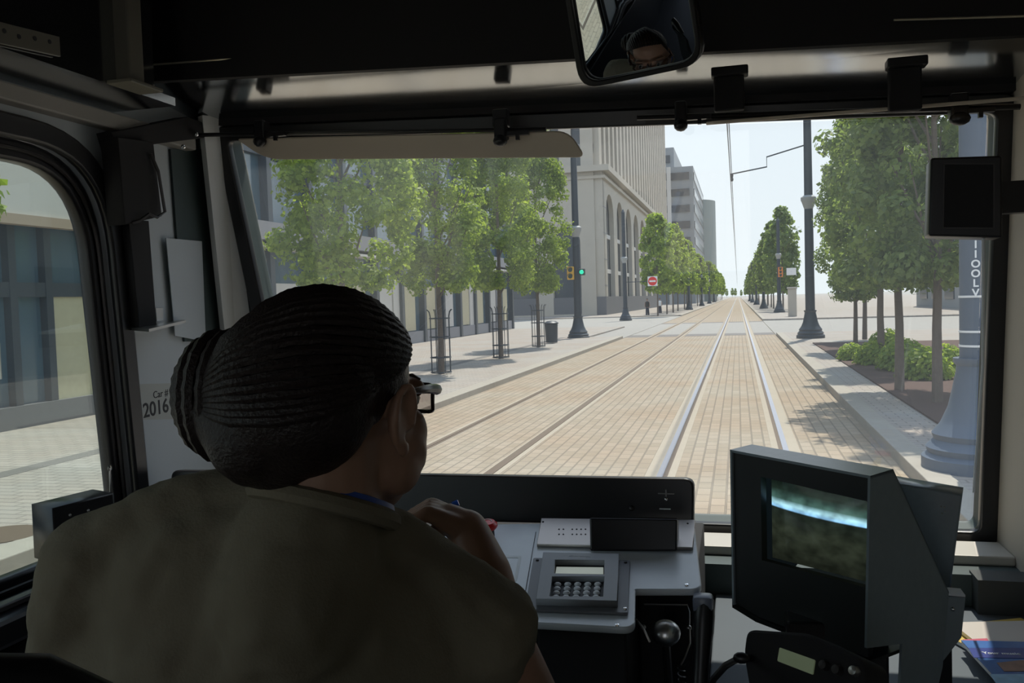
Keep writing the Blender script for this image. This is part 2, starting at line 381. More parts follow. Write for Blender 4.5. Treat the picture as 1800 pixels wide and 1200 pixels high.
ll = ['leafy green street tree directly above the driver head, nearest on the left', 'green street tree in the wire guard just right of the driver glasses',
      'green street tree whose guard stands second from the cab, behind a kerb shadow', 'green street tree left of the lamp post and litter bin']
print('TREES', [tuple(round(v, 2) for v in p) for p in gp])
for i, p in enumerate(gp): place_tree([TL, TL2][i % 2], p.x, p.y, p.z, ll[i], [1, 1.0, 1.05, 1.0][i])
place_tree(TL2, -8.5, 6.9, .12, 'green street tree outside the side window whose leaves touch its top corner')
place_tree(TL, -27, 88, .12, 'green tree far down the cross street behind the litter bin')
for i in range(20):
    y = 82 + i * 8.5 * (1 + i * .05)
    if i == 0: lb = 'green street tree in front of the arches, first beyond the cross street'
    elif i == 1: lb = 'green street tree right of the red and white sign post'
    else: lb = 'distant green street tree in the left row past the arches'
    place_tree(TFm, (-7.6 if y < 200 else -6.9) + R.uniform(-.3, .3), y + 8, .12, lb, R.uniform(1.05, 1.2))
rb = [(1483, 614, 'green tree on a thin straight trunk at the left end of the planting bed'), (1550, 640, 'green tree in the middle of the planting bed behind the shrubs'),
      (1581, 684, 'green tree with grey trunk at the front of the planting bed'), (1648, 706, 'green tree beside the big blue grey post right of the bed'), (1520, 596, 'green tree at the far back corner of the planting bed')]
for (a, b_, lb) in rb:
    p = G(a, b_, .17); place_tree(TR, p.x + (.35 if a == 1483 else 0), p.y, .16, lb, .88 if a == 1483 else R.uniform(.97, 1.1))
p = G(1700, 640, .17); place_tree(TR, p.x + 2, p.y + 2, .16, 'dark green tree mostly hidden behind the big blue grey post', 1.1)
for i in range(18):
    y = 96 + i * 9.0 * (1 + i * .05)
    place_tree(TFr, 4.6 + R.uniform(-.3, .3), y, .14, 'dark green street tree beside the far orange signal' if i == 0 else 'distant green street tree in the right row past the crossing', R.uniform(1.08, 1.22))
# far tree masses at the horizon
for i in range(9):
    place_tree(TFm, -14 + i * 3.2 + R.uniform(-.6, .6), 670 + R.uniform(-15, 15), 0, 'tiny hazy tree at the far end of the street', R.uniform(.6, 1.0))
def shrub_proto():
    rr = random.Random(31); vs = []; fs = []
    for i in range(1400):
        d = Vector((rr.gauss(0, 1), rr.gauss(0, 1), abs(rr.gauss(0, 1)))).normalized() * rr.uniform(.55, 1.0)
        p = Vector((d.x * .5, d.y * .5, d.z * .55 + .04)); nn = (d + Vector((rr.uniform(-1, 1), rr.uniform(-1, 1), rr.uniform(0, 1)))).normalized()
        s1 = nn.orthogonal().normalized(); s2 = nn.cross(s1); L = .1 * rr.uniform(.7, 1.3); n0 = len(vs)
        vs += [p - s1 * L * .5, p + s2 * L * .36, p + s1 * L * .5, p - s2 * L * .36]; fs.append((n0, n0 + 1, n0 + 2, n0 + 3))
    root = empty('shrub'); me = bpy.data.meshes.new('foliage'); me.from_pydata(vs, [], fs); me.materials.append(M['leafS'])
    o = bpy.data.objects.new('foliage', me); COL.objects.link(o); o.parent = root
    bm = B()
    for i in range(6):
        a = i * 1.05; tube(bm, [(0, 0, 0), (math.cos(a) * .2, math.sin(a) * .2, .3)], .01, 5)
    local('stems', bm, M['bark'], root); return root
M['leafS'] = leaf_mat('leaves_shrub', (0.16, 0.24, 0.04), (0.30, 0.36, 0.06))
S0 = shrub_proto(); first = True
for (a, b_, s, lb) in ((1497, 632, .8, 'small yellow green shrub at the left end of the planting bed'), (1535, 640, 1.0, 'yellow green shrub behind the middle tree trunk'), (1560, 618, 1.2, 'yellow green shrub farthest back in the bed'),
                   (1590, 650, 1.25, 'yellow green shrub between the two nearest trunks'), (1625, 665, 1.15, 'largest yellow green shrub between the two nearest right trunks'), (1660, 655, 1.1, 'yellow green shrub touching the big blue grey post')):
    p = G(a, b_, .17); o = S0 if first else copy_tree(S0); first = False
    o.location = (p.x, p.y, .16); o.scale = (s, s, s); tag(o, lb, 'shrub', 'yellow green shrubs in the planting bed')

# tree guards
root = empty('tree_guard')
bm = B()
for i in range(8):
    a = i * PI / 4; c_, s_ = math.cos(a), math.sin(a)
    tube(bm, [(.27 * c_, .27 * s_, 0.03), (.27 * c_, .27 * s_, 1.55), (.30 * c_, .30 * s_, 1.68), (.36 * c_, .36 * s_, 1.74)], .012, 5)
local('bars', bm, M['iron'], root)
for z in (.05, .45, 1.0, 1.5):
    bm = B(); tube(bm, [(.275 * math.cos(a * PI / 12), .275 * math.sin(a * PI / 12), z) for a in range(24)], .016, 5, True); local('hoop', bm, M['iron'], root)
gl = ['black wire guard around the tree directly behind the driver head', 'black wire guard right of the driver glasses, around the second tree', 'black wire guard around the third tree on the left sidewalk', 'black wire guard around the tree left of the litter bin']
for i, p in enumerate(gp):
    o = root if i == 0 else copy_tree(root); o.location = p; tag(o, gl[i], 'tree guard', 'wire tree guards on the left sidewalk')

#==STREET FURNITURE==
def post(loc, label, h=9.0, capz=6.0, s=1.0, flute=False):
    t = empty('catenary_post', loc, label, 'post', 'blue grey posts along the tracks')
    bm = B(); lathe(bm, [(.0, 0), (.56, 0), (.56, .12), (.50, .16), (.52, .22), (.44, .30), (.46, .36), (.38, .46), (.36, .50), (.30, .64), (.26, .82), (.225, 1.0), (.22, 1.06), (.25, 1.10), (.25, 1.14), (.0, 1.14)], seg=28); local('base', bm, M['iron'], t, True)
    bm = B()
    lathe(bm, [(.0, 1.14), (.19, 1.14), (.15, h), (.0, h)], seg=20); local('shaft', bm, M['iron'], t, True)
    bm = B(); lathe(bm, [(.0, capz - .35), (.17, capz - .35), (.27, capz - .05), (.30, capz), (.30, capz + .12), (.2, capz + .2), (.0, capz + .2)], seg=20); local('collar', bm, M['pale'], t, True)
    bm = B(); lathe(bm, [(.0, h), (.17, h), (.1, h + .1), (.04, h + .25), (.0, h + .3)], seg=14); local('finial', bm, M['iron'], t, True)
    return t
M['pale'] = mat('weathered_pale', (0.35, 0.36, 0.36), 0.6)
M['ironb'] = mat('blue_grey_iron', (0.10, 0.13, 0.18), 0.5)
pR = G(1425, 594, .14); pL = G(1017, 594, .1); pB = G(1724, 822, .14); pL2 = G(1148, 551, .12); pR2 = G(1370, 549, .14)
print('POSTS', pR, pL, pB, pL2, pR2)
postR = post((pR.x, pR.y, .14), 'tall dark blue post with flared base on the right sidewalk carrying the wire bracket', 9.0, 5.6)
postL = post((pL.x, pL.y, .05), 'tall dark post with flared base between the litter bin and the arched building', 9.2, 5.4)
big = post((pB.x, pB.y, .14), 'big blue grey post with flared base nearest on the right, cut by the window edge', 9.0, 6.4)
for c_ in big.children: 
    if c_.name.split('.')[0] in ('base', 'shaft'): c_.data.materials.clear(); c_.data.materials.append(M['ironb'])
for yy in (523, 584, 609):
    nm = 'strap'; z = atY(1700, yy, pB.y).z - .14
    bm = B(); lathe(bm, [(.17, z), (.195, z), (.195, z + .022), (.17, z + .022)], seg=20); local(nm, bm, M['lineart'], big)
plb = Plane((pB.x + .02, pB.y - .205, 3.0), X, Z)
for i, ch in enumerate('IIOOLV'):
    u, v = plb.uv(1715, 430 + i * 17)
    text('reflected_letter', ch, plb, (u, v), .105, M['lineart'], big, bold=.003)  # reflected writing in the glass, modelled as pale letters on the post
post((pL2.x, 78, .05), 'thin dark post with the red and white sign in front of the arches', 9.5, 5.4)
post((pR2.x, pR2.y, .14), 'dark post with orange signal heads on the right, beyond the crossing', 9.0, 5.6)
for i in range(4):
    post((-6.6, 125 + i * 45, .12), 'tiny distant post in the left row past the arches', 9, 5.6); post((3.2, 118 + i * 45, .14), 'tiny distant post in the right row past the signal', 9, 5.6)
# signal heads
def signal(base, px, py, Yd, cols, label, w_=.3):
    t = empty('traffic_signal', base, label, 'traffic signal')
    p = atY(px, py, Yd); bm = B(); hh = .32 * len(cols); b2(bm, p.x - w_ / 2, p.x + w_ / 2, Yd - .12, Yd + .12, p.z - hh / 2, p.z + hh / 2, .02); hs_ = fin('housing', bm, cols[0][2], t)
    for i, (c1, em, _) in enumerate(cols):
        z = p.z + hh / 2 - .16 - i * .32
        bm = B(); lathe(bm, [(.0, 0), (.11, 0), (.09, .04), (.0, .05)], (p.x, Yd - .12, z), (0, -1, 0), 14); fin('lens', bm, c1, hs_, True)
        bm = B(); tube(bm, [(p.x - .12, Yd - .2, z + .02), (p.x - .1, Yd - .2, z + .1), (p.x, Yd - .2, z + .135), (p.x + .1, Yd - .2, z + .1), (p.x + .12, Yd - .2, z + .02)], .015, 5); fin('hood', bm, M['blackm'], hs_)
    bm = B(); tube(bm, [(base[0], base[1], p.z), (p.x, Yd + .1, p.z)], .03, 6); fin('bracket', bm, M['iron'], t)
    return t
org = mat('signal_orange', (0.75, 0.24, 0.05), 0.5); grn = mat('signal_green_lit', (0.02, 0.75, 0.45), 0.4, emit=0.7); ylw = mat('signal_yellow', (0.8, 0.45, 0.05), 0.5); rdm = mat('signal_red_lens', (0.4, 0.03, 0.02), 0.4); wht = mat('sign_white', (0.85, 0.85, 0.85), 0.5)
drk = mat('signal_dark', (0.02, 0.05, 0.045), 0.5)
signal((pL.x, pL.y, 0), 1003, 480, pL.y - .3, [(drk, 0, ylw), (drk, 0, ylw)], 'yellow signal head left of the dark post, seen from the side', .32)
signal((pL.x, pL.y, 0), 1023, 478, pL.y - .3, [(grn, 0, drk), ], 'lit green signal lamp right of the dark post', .3)
signal((pR2.x, pR2.y, 0), 1372, 478, pR2.y - .3, [(drk, 0, org), (drk, 0, org), (drk, 0, org)], 'orange signal head on the dark post beyond the crossing', .45)
bm = B(); p = atY(1391, 477, pR2.y - .2); b2(bm, p.x - .45, p.x + .45, p.y, p.y + .03, p.z - .35, p.z + .35); t = empty('sign', (p.x, p.y, p.z), 'white square sign right of the orange signal head', 'sign'); fin('panel', bm, wht, t)
bm = B(); tube(bm, [(p.x, p.y + .02, p.z), (pR2.x, pR2.y, p.z)], .03, 6); fin('bracket', bm, M['iron'], t)
p = atY(1147, 494, 77.4); t = empty('sign', (p.x, 77.4, p.z), 'red and white square sign on the thin post before the arches', 'sign')
bm = B(); b2(bm, p.x - .42, p.x + .42, 77.4, 77.43, p.z - .42, p.z + .42); fin('panel', bm, wht, t)
bm = B(); lathe(bm, [(0, 0), (.38, 0), (.38, .01), (0, .01)], (p.x, 77.4, p.z), (0, -1, 0), 24); fin('red_disc', bm, M['red'], t)
bm = B(); b2(bm, p.x - .27, p.x + .27, 77.37, 77.39, p.z - .07, p.z + .07); fin('white_bar', bm, wht, t)
bm = B(); tube(bm, [(p.x, 77.43, p.z), (pL2.x, 78, p.z)], .03, 6); fin('bracket', bm, M['iron'], t)
# litter bin, small items
def bin_(p, label):
    t = empty('litter_bin', p, label, 'litter bin')
    bm = B(); lathe(bm, [(.0, .03), (.26, .03), (.29, .85), (.27, .85), (.24, .1), (.0, .1)], p, seg=20); fin('body', bm, M['iron'], t, True)
    bm = B(); lathe(bm, [(.0, 1.0), (.2, .98), (.32, .9), (.32, .86), (.0, .86)], p, seg=20); fin('lid', bm, M['iron'], t, True)
    return t
bin_(G(970, 603, .12), 'dark litter bin on the left sidewalk beside the flared post base')
bin_(G(1185, 534, .12), 'small distant dark litter bin under the left row of trees')
p = G(1393, 556, .14); t = empty('stone_pillar', p, 'pale stone pillar on the right sidewalk left of the tall post', 'pillar')
bm = B(); b2(bm, p.x - .32, p.x + .32, p.y - .3, p.y + .3, .14, p.z + 2.2, .03); fin('shaft', bm, M['stone'], t)
bm = B(); b2(bm, p.x - .38, p.x + .38, p.y - .36, p.y + .36, p.z + 2.2, p.z + 2.35, .02); fin('cap', bm, M['stone'], t)
# a person or two far away on the left sidewalk
def walker(p, label, shirtm):
    t = empty('person', p, label, 'person')
    bm = B()
    tube(bm, [(p.x - .1, p.y, .12), (p.x - .09, p.y, .6), (p.x - .08, p.y, 1.0)], [.06, .07, .09], 8); tube(bm, [(p.x + .1, p.y + .2, .12), (p.x + .09, p.y + .1, .6), (p.x + .08, p.y, 1.0)], [.06, .07, .09], 8)
    ball(bm, (p.x, p.y, 1.0), (.17, .12, .13)); ball(bm, (p.x, p.y, 1.4), (.18, .12, .22)); ball(bm, (p.x, p.y, 1.78), (.09, .1, .12)); tube(bm, [(p.x, p.y, 1.5), (p.x, p.y, 1.72)], .05, 8)
    for s in (-1, 1): tube(bm, [(p.x + s * .19, p.y, 1.55), (p.x + s * .24, p.y, 1.25), (p.x + s * .25, p.y - .1, 1.0)], [.05, .045, .035], 8)
    o = fin('body', bm, M['skin'], t, True)
    md = o.modifiers.new('r', 'REMESH'); md.mode = 'VOXEL'; md.voxel_size = .02; md.use_smooth_shade = True
    bm = B(); lathe(bm, [(.0, .98), (.2, .98), (.21, 1.2), (.22, 1.5), (.1, 1.6), (.0, 1.6)], (p.x, p.y, 0), seg=14); fin('shirt', bm, shirtm, t, True)
    bm = B(); ball(bm, (p.x, p.y + .02, 1.83), (.095, .1, .1)); fin('hair', bm, M['hair'], t, True)
    bm = B(); tube(bm, [(p.x - .1, p.y, .14), (p.x - .09, p.y, .6), (p.x - .06, p.y, 1.0)], .1, 8); tube(bm, [(p.x + .1, p.y + .2, .14), (p.x + .09, p.y + .1, .6), (p.x + .06, p.y, 1.0)], .1, 8); fin('trousers', bm, M['trousers'], t, True)
q = G(1110, 541, .12); q.z = 0; q.x, q.y = -9.5, 96; walker(q, 'tiny person in dark clothes walking in front of the arches', M['blackm'])
q2 = q.copy(); q2.x, q2.y = -9.0, 106; walker(q2, 'tiny person in a pale top walking farther along the arches', wht)
# overhead wire and bracket arm
bm = B()
for xw in (-0.15,):
    tube(bm, [(xw, y, 5.6 + (0.0)) for y in range(3, 400, 12)], .012, 6)
tag(fin('contact_wire', bm, M['iron']), 'thin overhead wire running above the near track towards the horizon', 'wire')
bm = B(); tube(bm, [(xw, y, 6.5 + .5 * abs(math.cos((y - pR.y) * PI / 45))) for y in range(3, 400, 6)], .014, 6); tag(fin('messenger_wire', bm, M['iron']), 'upper overhead wire sagging above the contact wire', 'wire')
t = empty('wire_bracket', (pR.x, pR.y, 6.9), 'thin bracket arm from the right hand post out to the overhead wire', 'bracket')
bm = B(); tube(bm, [(pR.x, pR.y, 8.0), (pR.x - 1.6, pR.y, 7.6), (pR.x - 1.6, pR.y, 7.2), (-.15, pR.y, 7.0)], .03, 6); fin('arm', bm, M['iron'], t)
bm = B(); lathe(bm, [(0, 0), (.05, 0), (.07, .08), (.05, .16), (.07, .24), (.05, .32), (0, .32)], (-.15, pR.y, 6.7), seg=10); fin('insulator', bm, M['iron'], t)

#==BUILDINGS==
# near building outside the side window
t = empty('entrance_building', (-11.6, 11, .12), 'pale fronted building with a dark glass entrance outside the side window', 'building')
bm = B(); b2(bm, -22, -11.6, -2, 17.5, 3.7, 6.8); fin('wall', bm, M['whiteP'], t)
bm = B(); b2(bm, -11.75, -11.55, -2, 17.5, 3.55, 3.72); fin('ledge', bm, mat('tan_trim', (.42, .33, .25), .7), t)
bm = B(); b2(bm, -22, -12.0, -2, 17.4, .12, 3.7); fin('ground_floor', bm, M['bglass'], t)
for y in (9.6, 10.9, 12.3, 13.1, 14.3, 15.6, 17.2):
    bm = B(); b2(bm, -12.02, -11.85, y, y + .16, .12, 3.7); fin('mullion', bm, M['mull'], t)
bm = B(); b2(bm, -12.02, -11.86, -2, 17.4, 2.35, 2.6); fin('transom', bm, M['mull'], t)
bm = B(); b2(bm, -12.0, -11.9, 13.3, 14.3, .5, 2.35); fin('blind', bm, M['cream'], t)
bm = B(); tube(bm, [(-11.85, 11.9, 1.0), (-11.75, 11.9, 1.0), (-11.75, 11.9, 1.6), (-11.85, 11.9, 1.6)], .02, 6); fin('door_handle', bm, M['steel'], t)
bm = B(); b2(bm, -12.4, -11.8, -2, 17.4, .12, .5); fin('plinth', bm, M['stoned'], t)
# glass fronted building behind the left trees
t = empty('glass_front_building', (-15.6, 40, .12), 'long blue grey glass fronted building behind the left trees', 'building')
bm = B(); b2(bm, -30, -15.6, 17.6, 60, .12, 13); fin('wall', bm, M['bglass'], t)
bm = B(); b2(bm, -15.62, -14.9, 18, 60, 4.3, 4.9); fin('canopy', bm, M['greyP'], t)
bm = B(); b2(bm, -15.62, -14.85, 18, 60, 4.05, 4.15); fin('canopy_edge', bm, M['whiteP'], t)
for i in range(15):
    y = 18 + i * 3.0; bm = B(); b2(bm, -15.7, -15.3, y, y + .3, .12, 13 if i % 2 else 13); fin('mullion', bm, M['mull'], t)
for i in range(14):
    y = 18.3 + i * 3.0
    bm = B(); b2(bm, -15.62, -15.5, y + .1, y + 1.9, .75, 2.9); fin('display_panel', bm, M['cream'] if i % 3 else M['whiteP'], t)
    if i % 2 == 0:
        bm = B(); b2(bm, -15.62, -15.45, y + 1.95, y + 2.7, .12, 3.2); fin('pier', bm, M['whiteP'] if i % 4 else M['greyP'], t)
bm = B(); b2(bm, -15.62, -15.4, 18, 60, .12, .7); fin('plinth', bm, M['greyP'], t)
for z in (7.2, 9.8, 12.4):
    bm = B(); b2(bm, -15.62, -15.45, 18, 60, z, z + .3); fin('spandrel', bm, M['mull'], t)
# arched limestone building
Y0, Y1 = 97, 165
t = empty('arched_building', (-15.8, Y0, .12), 'pale limestone building with tall arched windows and ribbed tower above', 'building')
pf = Plane((-15.8, Y0, 0), Y, Z)     # street face: u along the street, normal +X
holes = []; nA = 7; pitch = (Y1 - Y0) / nA
for i in range(nA):
    u0 = i * pitch + pitch * .26; u1 = (i + 1) * pitch - pitch * .06; c = (u0 + u1) / 2; rr_ = (u1 - u0) / 2
    holes.append([(u0, 2.3), (u1, 2.3)] + [(c + rr_ * math.cos(a * PI / 10), 12.3 + rr_ * .8 * math.sin(a * PI / 10)) for a in range(11)])
plate('street_facade', pf, [(0, .12), (Y1 - Y0, .12), (Y1 - Y0, 17), (0, 17)], holes, th=.6, h=-.6, m=M['stone'], parent=t)
bm = B(); b2(bm, -36, -16.45, Y0 + .6, Y1, .12, 17); fin('core', bm, M['bwin'], t)
bm = B(); b2(bm, -17.0, -15.8, Y0 - .01, Y0 + 1.2, .12, 17); fin('corner_pier', bm, M['stone'], t)
pq = Plane((-15.8, Y0, 0), X, Z)
hs = []
for i in range(3):
    u0 = -6.2 - i * 5.5; u1 = u0 + 3.4; c = (u0 + u1) / 2; hs.append([(u0, .3), (u1, .3)] + [(c + 1.7 * math.cos(a * PI / 10), 9 + 1.7 * math.sin(a * PI / 10)) for a in range(11)])
plate('end_facade', pq, [(-20, .12), (-1.0, .12), (-1.0, 17), (-20, 17)], hs, th=.8, h=-.6, m=M['stone'], parent=t)
for i in range(nA):
    y = Y0 + i * pitch + pitch * .3
    for z in (5.2, 9.5):
        bm = B(); b2(bm, -16.45, -16.2, y, y + pitch * .58, z, z + .5); fin('transom', bm, M['whiteP'], t)
bm = B(); b2(bm, -36, -15.65, Y0 - .15, Y1, .12, 2.3)
fin('plinth', bm, M['stoned'], t)
for (z, th, d) in ((17, .7, .9), (16.2, .35, .35), (12.0, 0, 0)):
    if th:
        bm = B(); b2(bm, -36, -15.8 + d, Y0 - d, Y1 + .3, z, z + th); fin('cornice', bm, M['stone'], t)
for i in range(4):
    z = 3.6 + i * 3.1
    bm = B(); b2(bm, -15.83, -15.78, Y0 - .03, Y0 + 2.6, z, z + .08); fin('joint', bm, M['greyP'], t)
bm = B(); b2(bm, -24, -17.0, Y0 + 1.5, 205, 17.2, 75); fin('tower_core', bm, M['bwin'], t)
for i in range(26):
    y = Y0 + 1.5 + i * 4.1
    bm = B(); b2(bm, -17.1, -16.3, y, y + (2.0 if i == 0 else 1.6), 17.7, 75); fin('pier', bm, M['stone'], t)
for i in range(3):
    x_ = -17.0 - i * 2.6; bm = B(); b2(bm, x_ - 1.5, x_, Y0 + 1.0, Y0 + 1.6, 17.7, 75); fin('pier', bm, M['stone'], t)
for i in range(15):
    z = 19.5 + i * 3.8
    bm = B(); b2(bm, -17.05, -16.7, Y0 + 1.6, 204, z, z + 1.1); b2(bm, -24, -17.0, Y0 + 1.3, Y0 + 1.6, z, z + 1.1); fin('spandrel', bm, M['greyP'], t)
t.location += Vector((.6, 7, 0))
# blue grey slab behind
t = empty('office_block', (-40, 130, 0), 'blue grey office block above the trees left of the ribbed tower', 'building')
bm = B(); b2(bm, -90, -37.5, 130, 155, .1, 85); fin('wall', bm, mat('slab_blue', (.20, .23, .27), .5, var=.1), t)
for i in range(17):
    z = 4 + i * 4.6; bm = B(); b2(bm, -90, -37.4, 129.7, 130, z, z + 1.6); fin('window_band', bm, M['bwin'], t)
# stepped tower
t = empty('stepped_tower', (-20, 230, 0), 'grey stepped office tower with horizontal window bands at the street end', 'building')
bm = B(); b2(bm, -45, -10.4, 230, 300, .1, 35); fin('wall', bm, M['btower'], t)
bm = B(); b2(bm, -45, -15.5, 236, 300, 35, 41); fin('upper_storeys', bm, M['btower'], t)
bm = B(); lathe(bm, [(0, .1), (10, .1), (10, 33), (0, 33)], (-16.6, 300, 0), seg=32); fin('round_bay', bm, M['btowerb'], t, True)
bm = B(); b2(bm, -14, -9.9, 300, 345, .1, 32); fin('green_wing', bm, M['btowerb'], t)
for i in range(8):
    z = 3 + i * 4.1
    bm = B(); b2(bm, -44, -17, 229.7, 230, z, z + 1.8); b2(bm, -16, -11.4, 229.7, 230, z, z + 1.8); b2(bm, -10.45, -10.2, 231, 299, z, z + 1.8); fin('window_band', bm, M['bwin'], t)
bm = B(); b2(bm, -17, -16, 229.2, 230, .1, 35); fin('pier', bm, M['whiteP'], t)
bm = B(); b2(bm, -44, -16.5, 235.7, 236, 37, 39); fin('window_band', bm, M['bwin'], t)
# right side building behind the planting bed trees
t = empty('right_building', (20, 60, .1), 'pale grey low building behind the trees of the planting bed', 'building')
bm = B(); b2(bm, 19, 32, 10, 105, .12, 12); fin('wall', bm, M['btower'], t)
for i in range(16):
    y = 12 + i * 5.8; bm = B(); b2(bm, 18.9, 19.05, y, y + 3.6, 1.0, 3.6); b2(bm, 18.9, 19.05, y, y + 3.6, 5.4, 7.6); b2(bm, 18.9, 19.05, y, y + 3.6, 8.8, 11); fin('window', bm, M['bwin'], t)

#==CAB SHELL==
WPL = Plane((0, 2.125, 1.95), X, (0, -.15, 1.0))        # windshield plane, leaning back
XL, XRt = -1.35, 0.56
LPL = Plane((XL, 0, 0), Y, Z)                           # left wall: u = Y, v = Z, normal +X (inwards)
RPL = Plane((XRt, 0, 0), -Y, Z)                         # right wall, normal -X
# front wall with windshield opening
def wv(px, py): return WPL.uv(px, py)
wtl, wtr, wbr = wv(402, 246), wv(1752, 196), wv(1722, 934)
wbl = (wtl[0] + .10, wbr[1])
hole = rounded([wtl, wtr, wbr, wbl], .02)
fo = [(XL - .06, -1.3), (XRt + .1, -1.3), (XRt + .1, .75), (XL - .06, .75)]
struct(plate('wall_front', WPL, fo, [hole], th=.05, h=-.06, m=M['panelt']))
def ins(poly, d):
    c = Vector((sum(p[0] for p in poly) / len(poly), sum(p[1] for p in poly) / len(poly)))
    out = []
    for p in poly:
        v = Vector(p) - c; out.append((p[0] - d * math.copysign(1, v.x), p[1] - d * math.copysign(1, v.y)))
    return out
win = empty('window_1', WPL.at(0, 0)); struct(win)
plate('gasket', WPL, rounded(ins([wtl, wtr, wbr, wbl], -.035), .03), [rounded(ins([wtl, wtr, wbr, wbl], .003), .02)], th=.025, h=-.01, bev=.004, m=M['rubber'], parent=win)
plate('pane', WPL, ins([wtl, wtr, wbr, wbl], .005), th=.006, h=-.055, m=M['glassw'], parent=win)
# pale pillar strip left of the windshield
a0, a1, a2, a3 = wv(372, 205), wv(392, 205), wv(440, 560), wv(408, 560)
dn = lambda p, q: (p[0] + (q[0] - p[0]) * 2.2, p[1] + (q[1] - p[1]) * 2.2)
a3b, a2b = dn(a0, a3), dn(a1, a2)
bm = B(); n0 = WPL.n
prism(bm, [WPL.at(*a1, .0), WPL.at(*a2b, .0), WPL.at(a3b[0] + .012, a3b[1], .06), WPL.at(a0[0] + .012, a0[1], .06)], (-.02, .01, 0)); struct(fin('trim_10', bm, M['white']))
# left wall with the side window
def lv(px, py): p = LPL.hit(px, py) - LPL.o; return (p.y, p.z)
q1, q2, q3 = lv(158, 262), lv(186, 400), lv(236, 905)
sw = [(-.15, 1.455), (q3[0] + .012, 1.455), (q1[0] + .03, 2.355), (-.15, 2.355)]
swh = rounded(sw, [.05, .05, .22, .05], 10)
print('SIDEWIN', sw, wtl, wtr, wbr)
struct(plate('wall_left', LPL, [(-2.4, .72), (2.2, .72), (2.2, 2.75), (-2.4, 2.75)], [swh, [(-2.2, 1.5), (-.5, 1.5), (-.5, 2.3), (-2.2, 2.3)]], th=.06, h=-.06, m=M['wallg']))
sw_t = empty('window_2', (XL, .6, 1.9)); struct(sw_t)
plate('gasket', LPL, rounded(ins(sw, -.035), [.06, .07, .25, .06], 10), [rounded(ins(sw, .012), [.05, .04, .20, .05], 10)], th=.02, h=0, bev=.006, m=M['rubber'], parent=sw_t)
plate('inner_frame', LPL, rounded(ins(sw, .006), [.05, .04, .21, .05], 10), [rounded(ins(sw, .05), [.04, .03, .17, .04], 10)], th=.035, h=-.045, bev=.008, m=M['black'], parent=sw_t)
for d in (.0, .026):
    pts = [LPL.at(u, v, .016 if d == 0 else -.006) for u, v in rounded(ins(sw, d), [.05, .05, .21, .05], 10)]
    bm = B(); tube(bm, pts, .0045, 6, True); fin('bead', bm, M['darkm'], sw_t, True)
plate('pane', LPL, rounded(ins(sw, .04), .05, 6), th=.005, h=-.035, m=M['glasss'], parent=sw_t)
w3 = empty('window_added_left', (XL, -1.3, 1.9)); struct(w3)  # unseen window behind the camera, added to let more daylight in
plate('gasket', LPL, [(-2.23, 1.47), (-.47, 1.47), (-.47, 2.33), (-2.23, 2.33)], [[(-2.18, 1.52), (-.52, 1.52), (-.52, 2.28), (-2.18, 2.28)]], th=.02, h=0, bev=.005, m=M['rubber'], parent=w3)
plate('pane', LPL, [(-2.19, 1.51), (-.51, 1.51), (-.51, 2.29), (-2.19, 2.29)], th=.005, h=-.03, m=M['glasss'], parent=w3)
struct(plate('wall_right', RPL, [(-2.25, .72), (2.4, .72), (2.4, 2.75), (-2.25, 2.75)], [[(1.2, 1.5), (2.2, 1.5), (2.2, 2.4), (1.2, 2.4)]], th=.06, h=-.06, m=M['wallb']))
w4 = empty('window_added_right', (XRt, -1.2, 1.9)); struct(w4)  # second unseen opening, added on the right to brighten the cab
plate('gasket', RPL, [(1.17, 1.47), (2.23, 1.47), (2.23, 2.43), (1.17, 2.43)], [[(1.23, 1.53), (2.17, 1.53), (2.17, 2.37), (1.23, 2.37)]], th=.02, h=0, bev=.005, m=M['rubber'], parent=w4)
plate('pane', RPL, [(1.21, 1.51), (2.19, 1.51), (2.19, 2.39), (1.21, 2.39)], th=.005, h=-.03, m=M['glasss'], parent=w4)
bm = B(); b2(bm, XL - .06, XRt + .06, -2.46, 2.4, .66, .72); struct(fin('floor', bm, M['blackm']))
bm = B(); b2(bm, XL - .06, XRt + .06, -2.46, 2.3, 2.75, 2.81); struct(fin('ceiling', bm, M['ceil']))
# unseen back wall, its doorway sized to limit light from behind
pbk = Plane((0, -2.4, 0), X, Z)
struct(plate('wall_back', pbk, [(XL - .06, .72), (XRt + .06, .72), (XRt + .06, 2.81), (XL - .06, 2.81)], [[(-.85, .78), (.1, .78), (.1, 2.6), (-.85, 2.6)]], th=.05, h=0, m=M['wallg']))
# glossy roof fascia above the windshield
fz = 2.44
A_ = [atY(245, 152, 1.70), atY(1800, 68, 1.70)]
fpl = Plane((0, 2.06, WPL.at(0, wtr[1] + .012).z + .005), X, (0, -1, .05))
yb = 2.05
zf = 2.43
def zh(x): return 2.492 + (x - XL) / (XRt - XL) * (2.412 - 2.492)      # header height falls a little to the right
bm = B()
prism(bm, [(XL, yb, zh(XL)), (XRt, yb, zh(XRt)), (XRt, 1.80, zh(XRt) + .034), (XL, 1.77, zh(XL) + .034)], (0, 0, .02)); struct(fin('trim_11', bm, M['fascia']))
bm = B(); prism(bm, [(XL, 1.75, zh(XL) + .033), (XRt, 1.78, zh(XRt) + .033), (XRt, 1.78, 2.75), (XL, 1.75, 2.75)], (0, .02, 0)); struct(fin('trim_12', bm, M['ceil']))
bm = B(); prism(bm, [(XL, 2.03, zh(XL) - .014), (XRt, 2.03, zh(XRt) - .012), (XRt, 2.03, zh(XRt) + .01), (XL, 2.03, zh(XL) + .01)], (0, .05, 0)); struct(fin('trim_14', bm, M['blackm']))
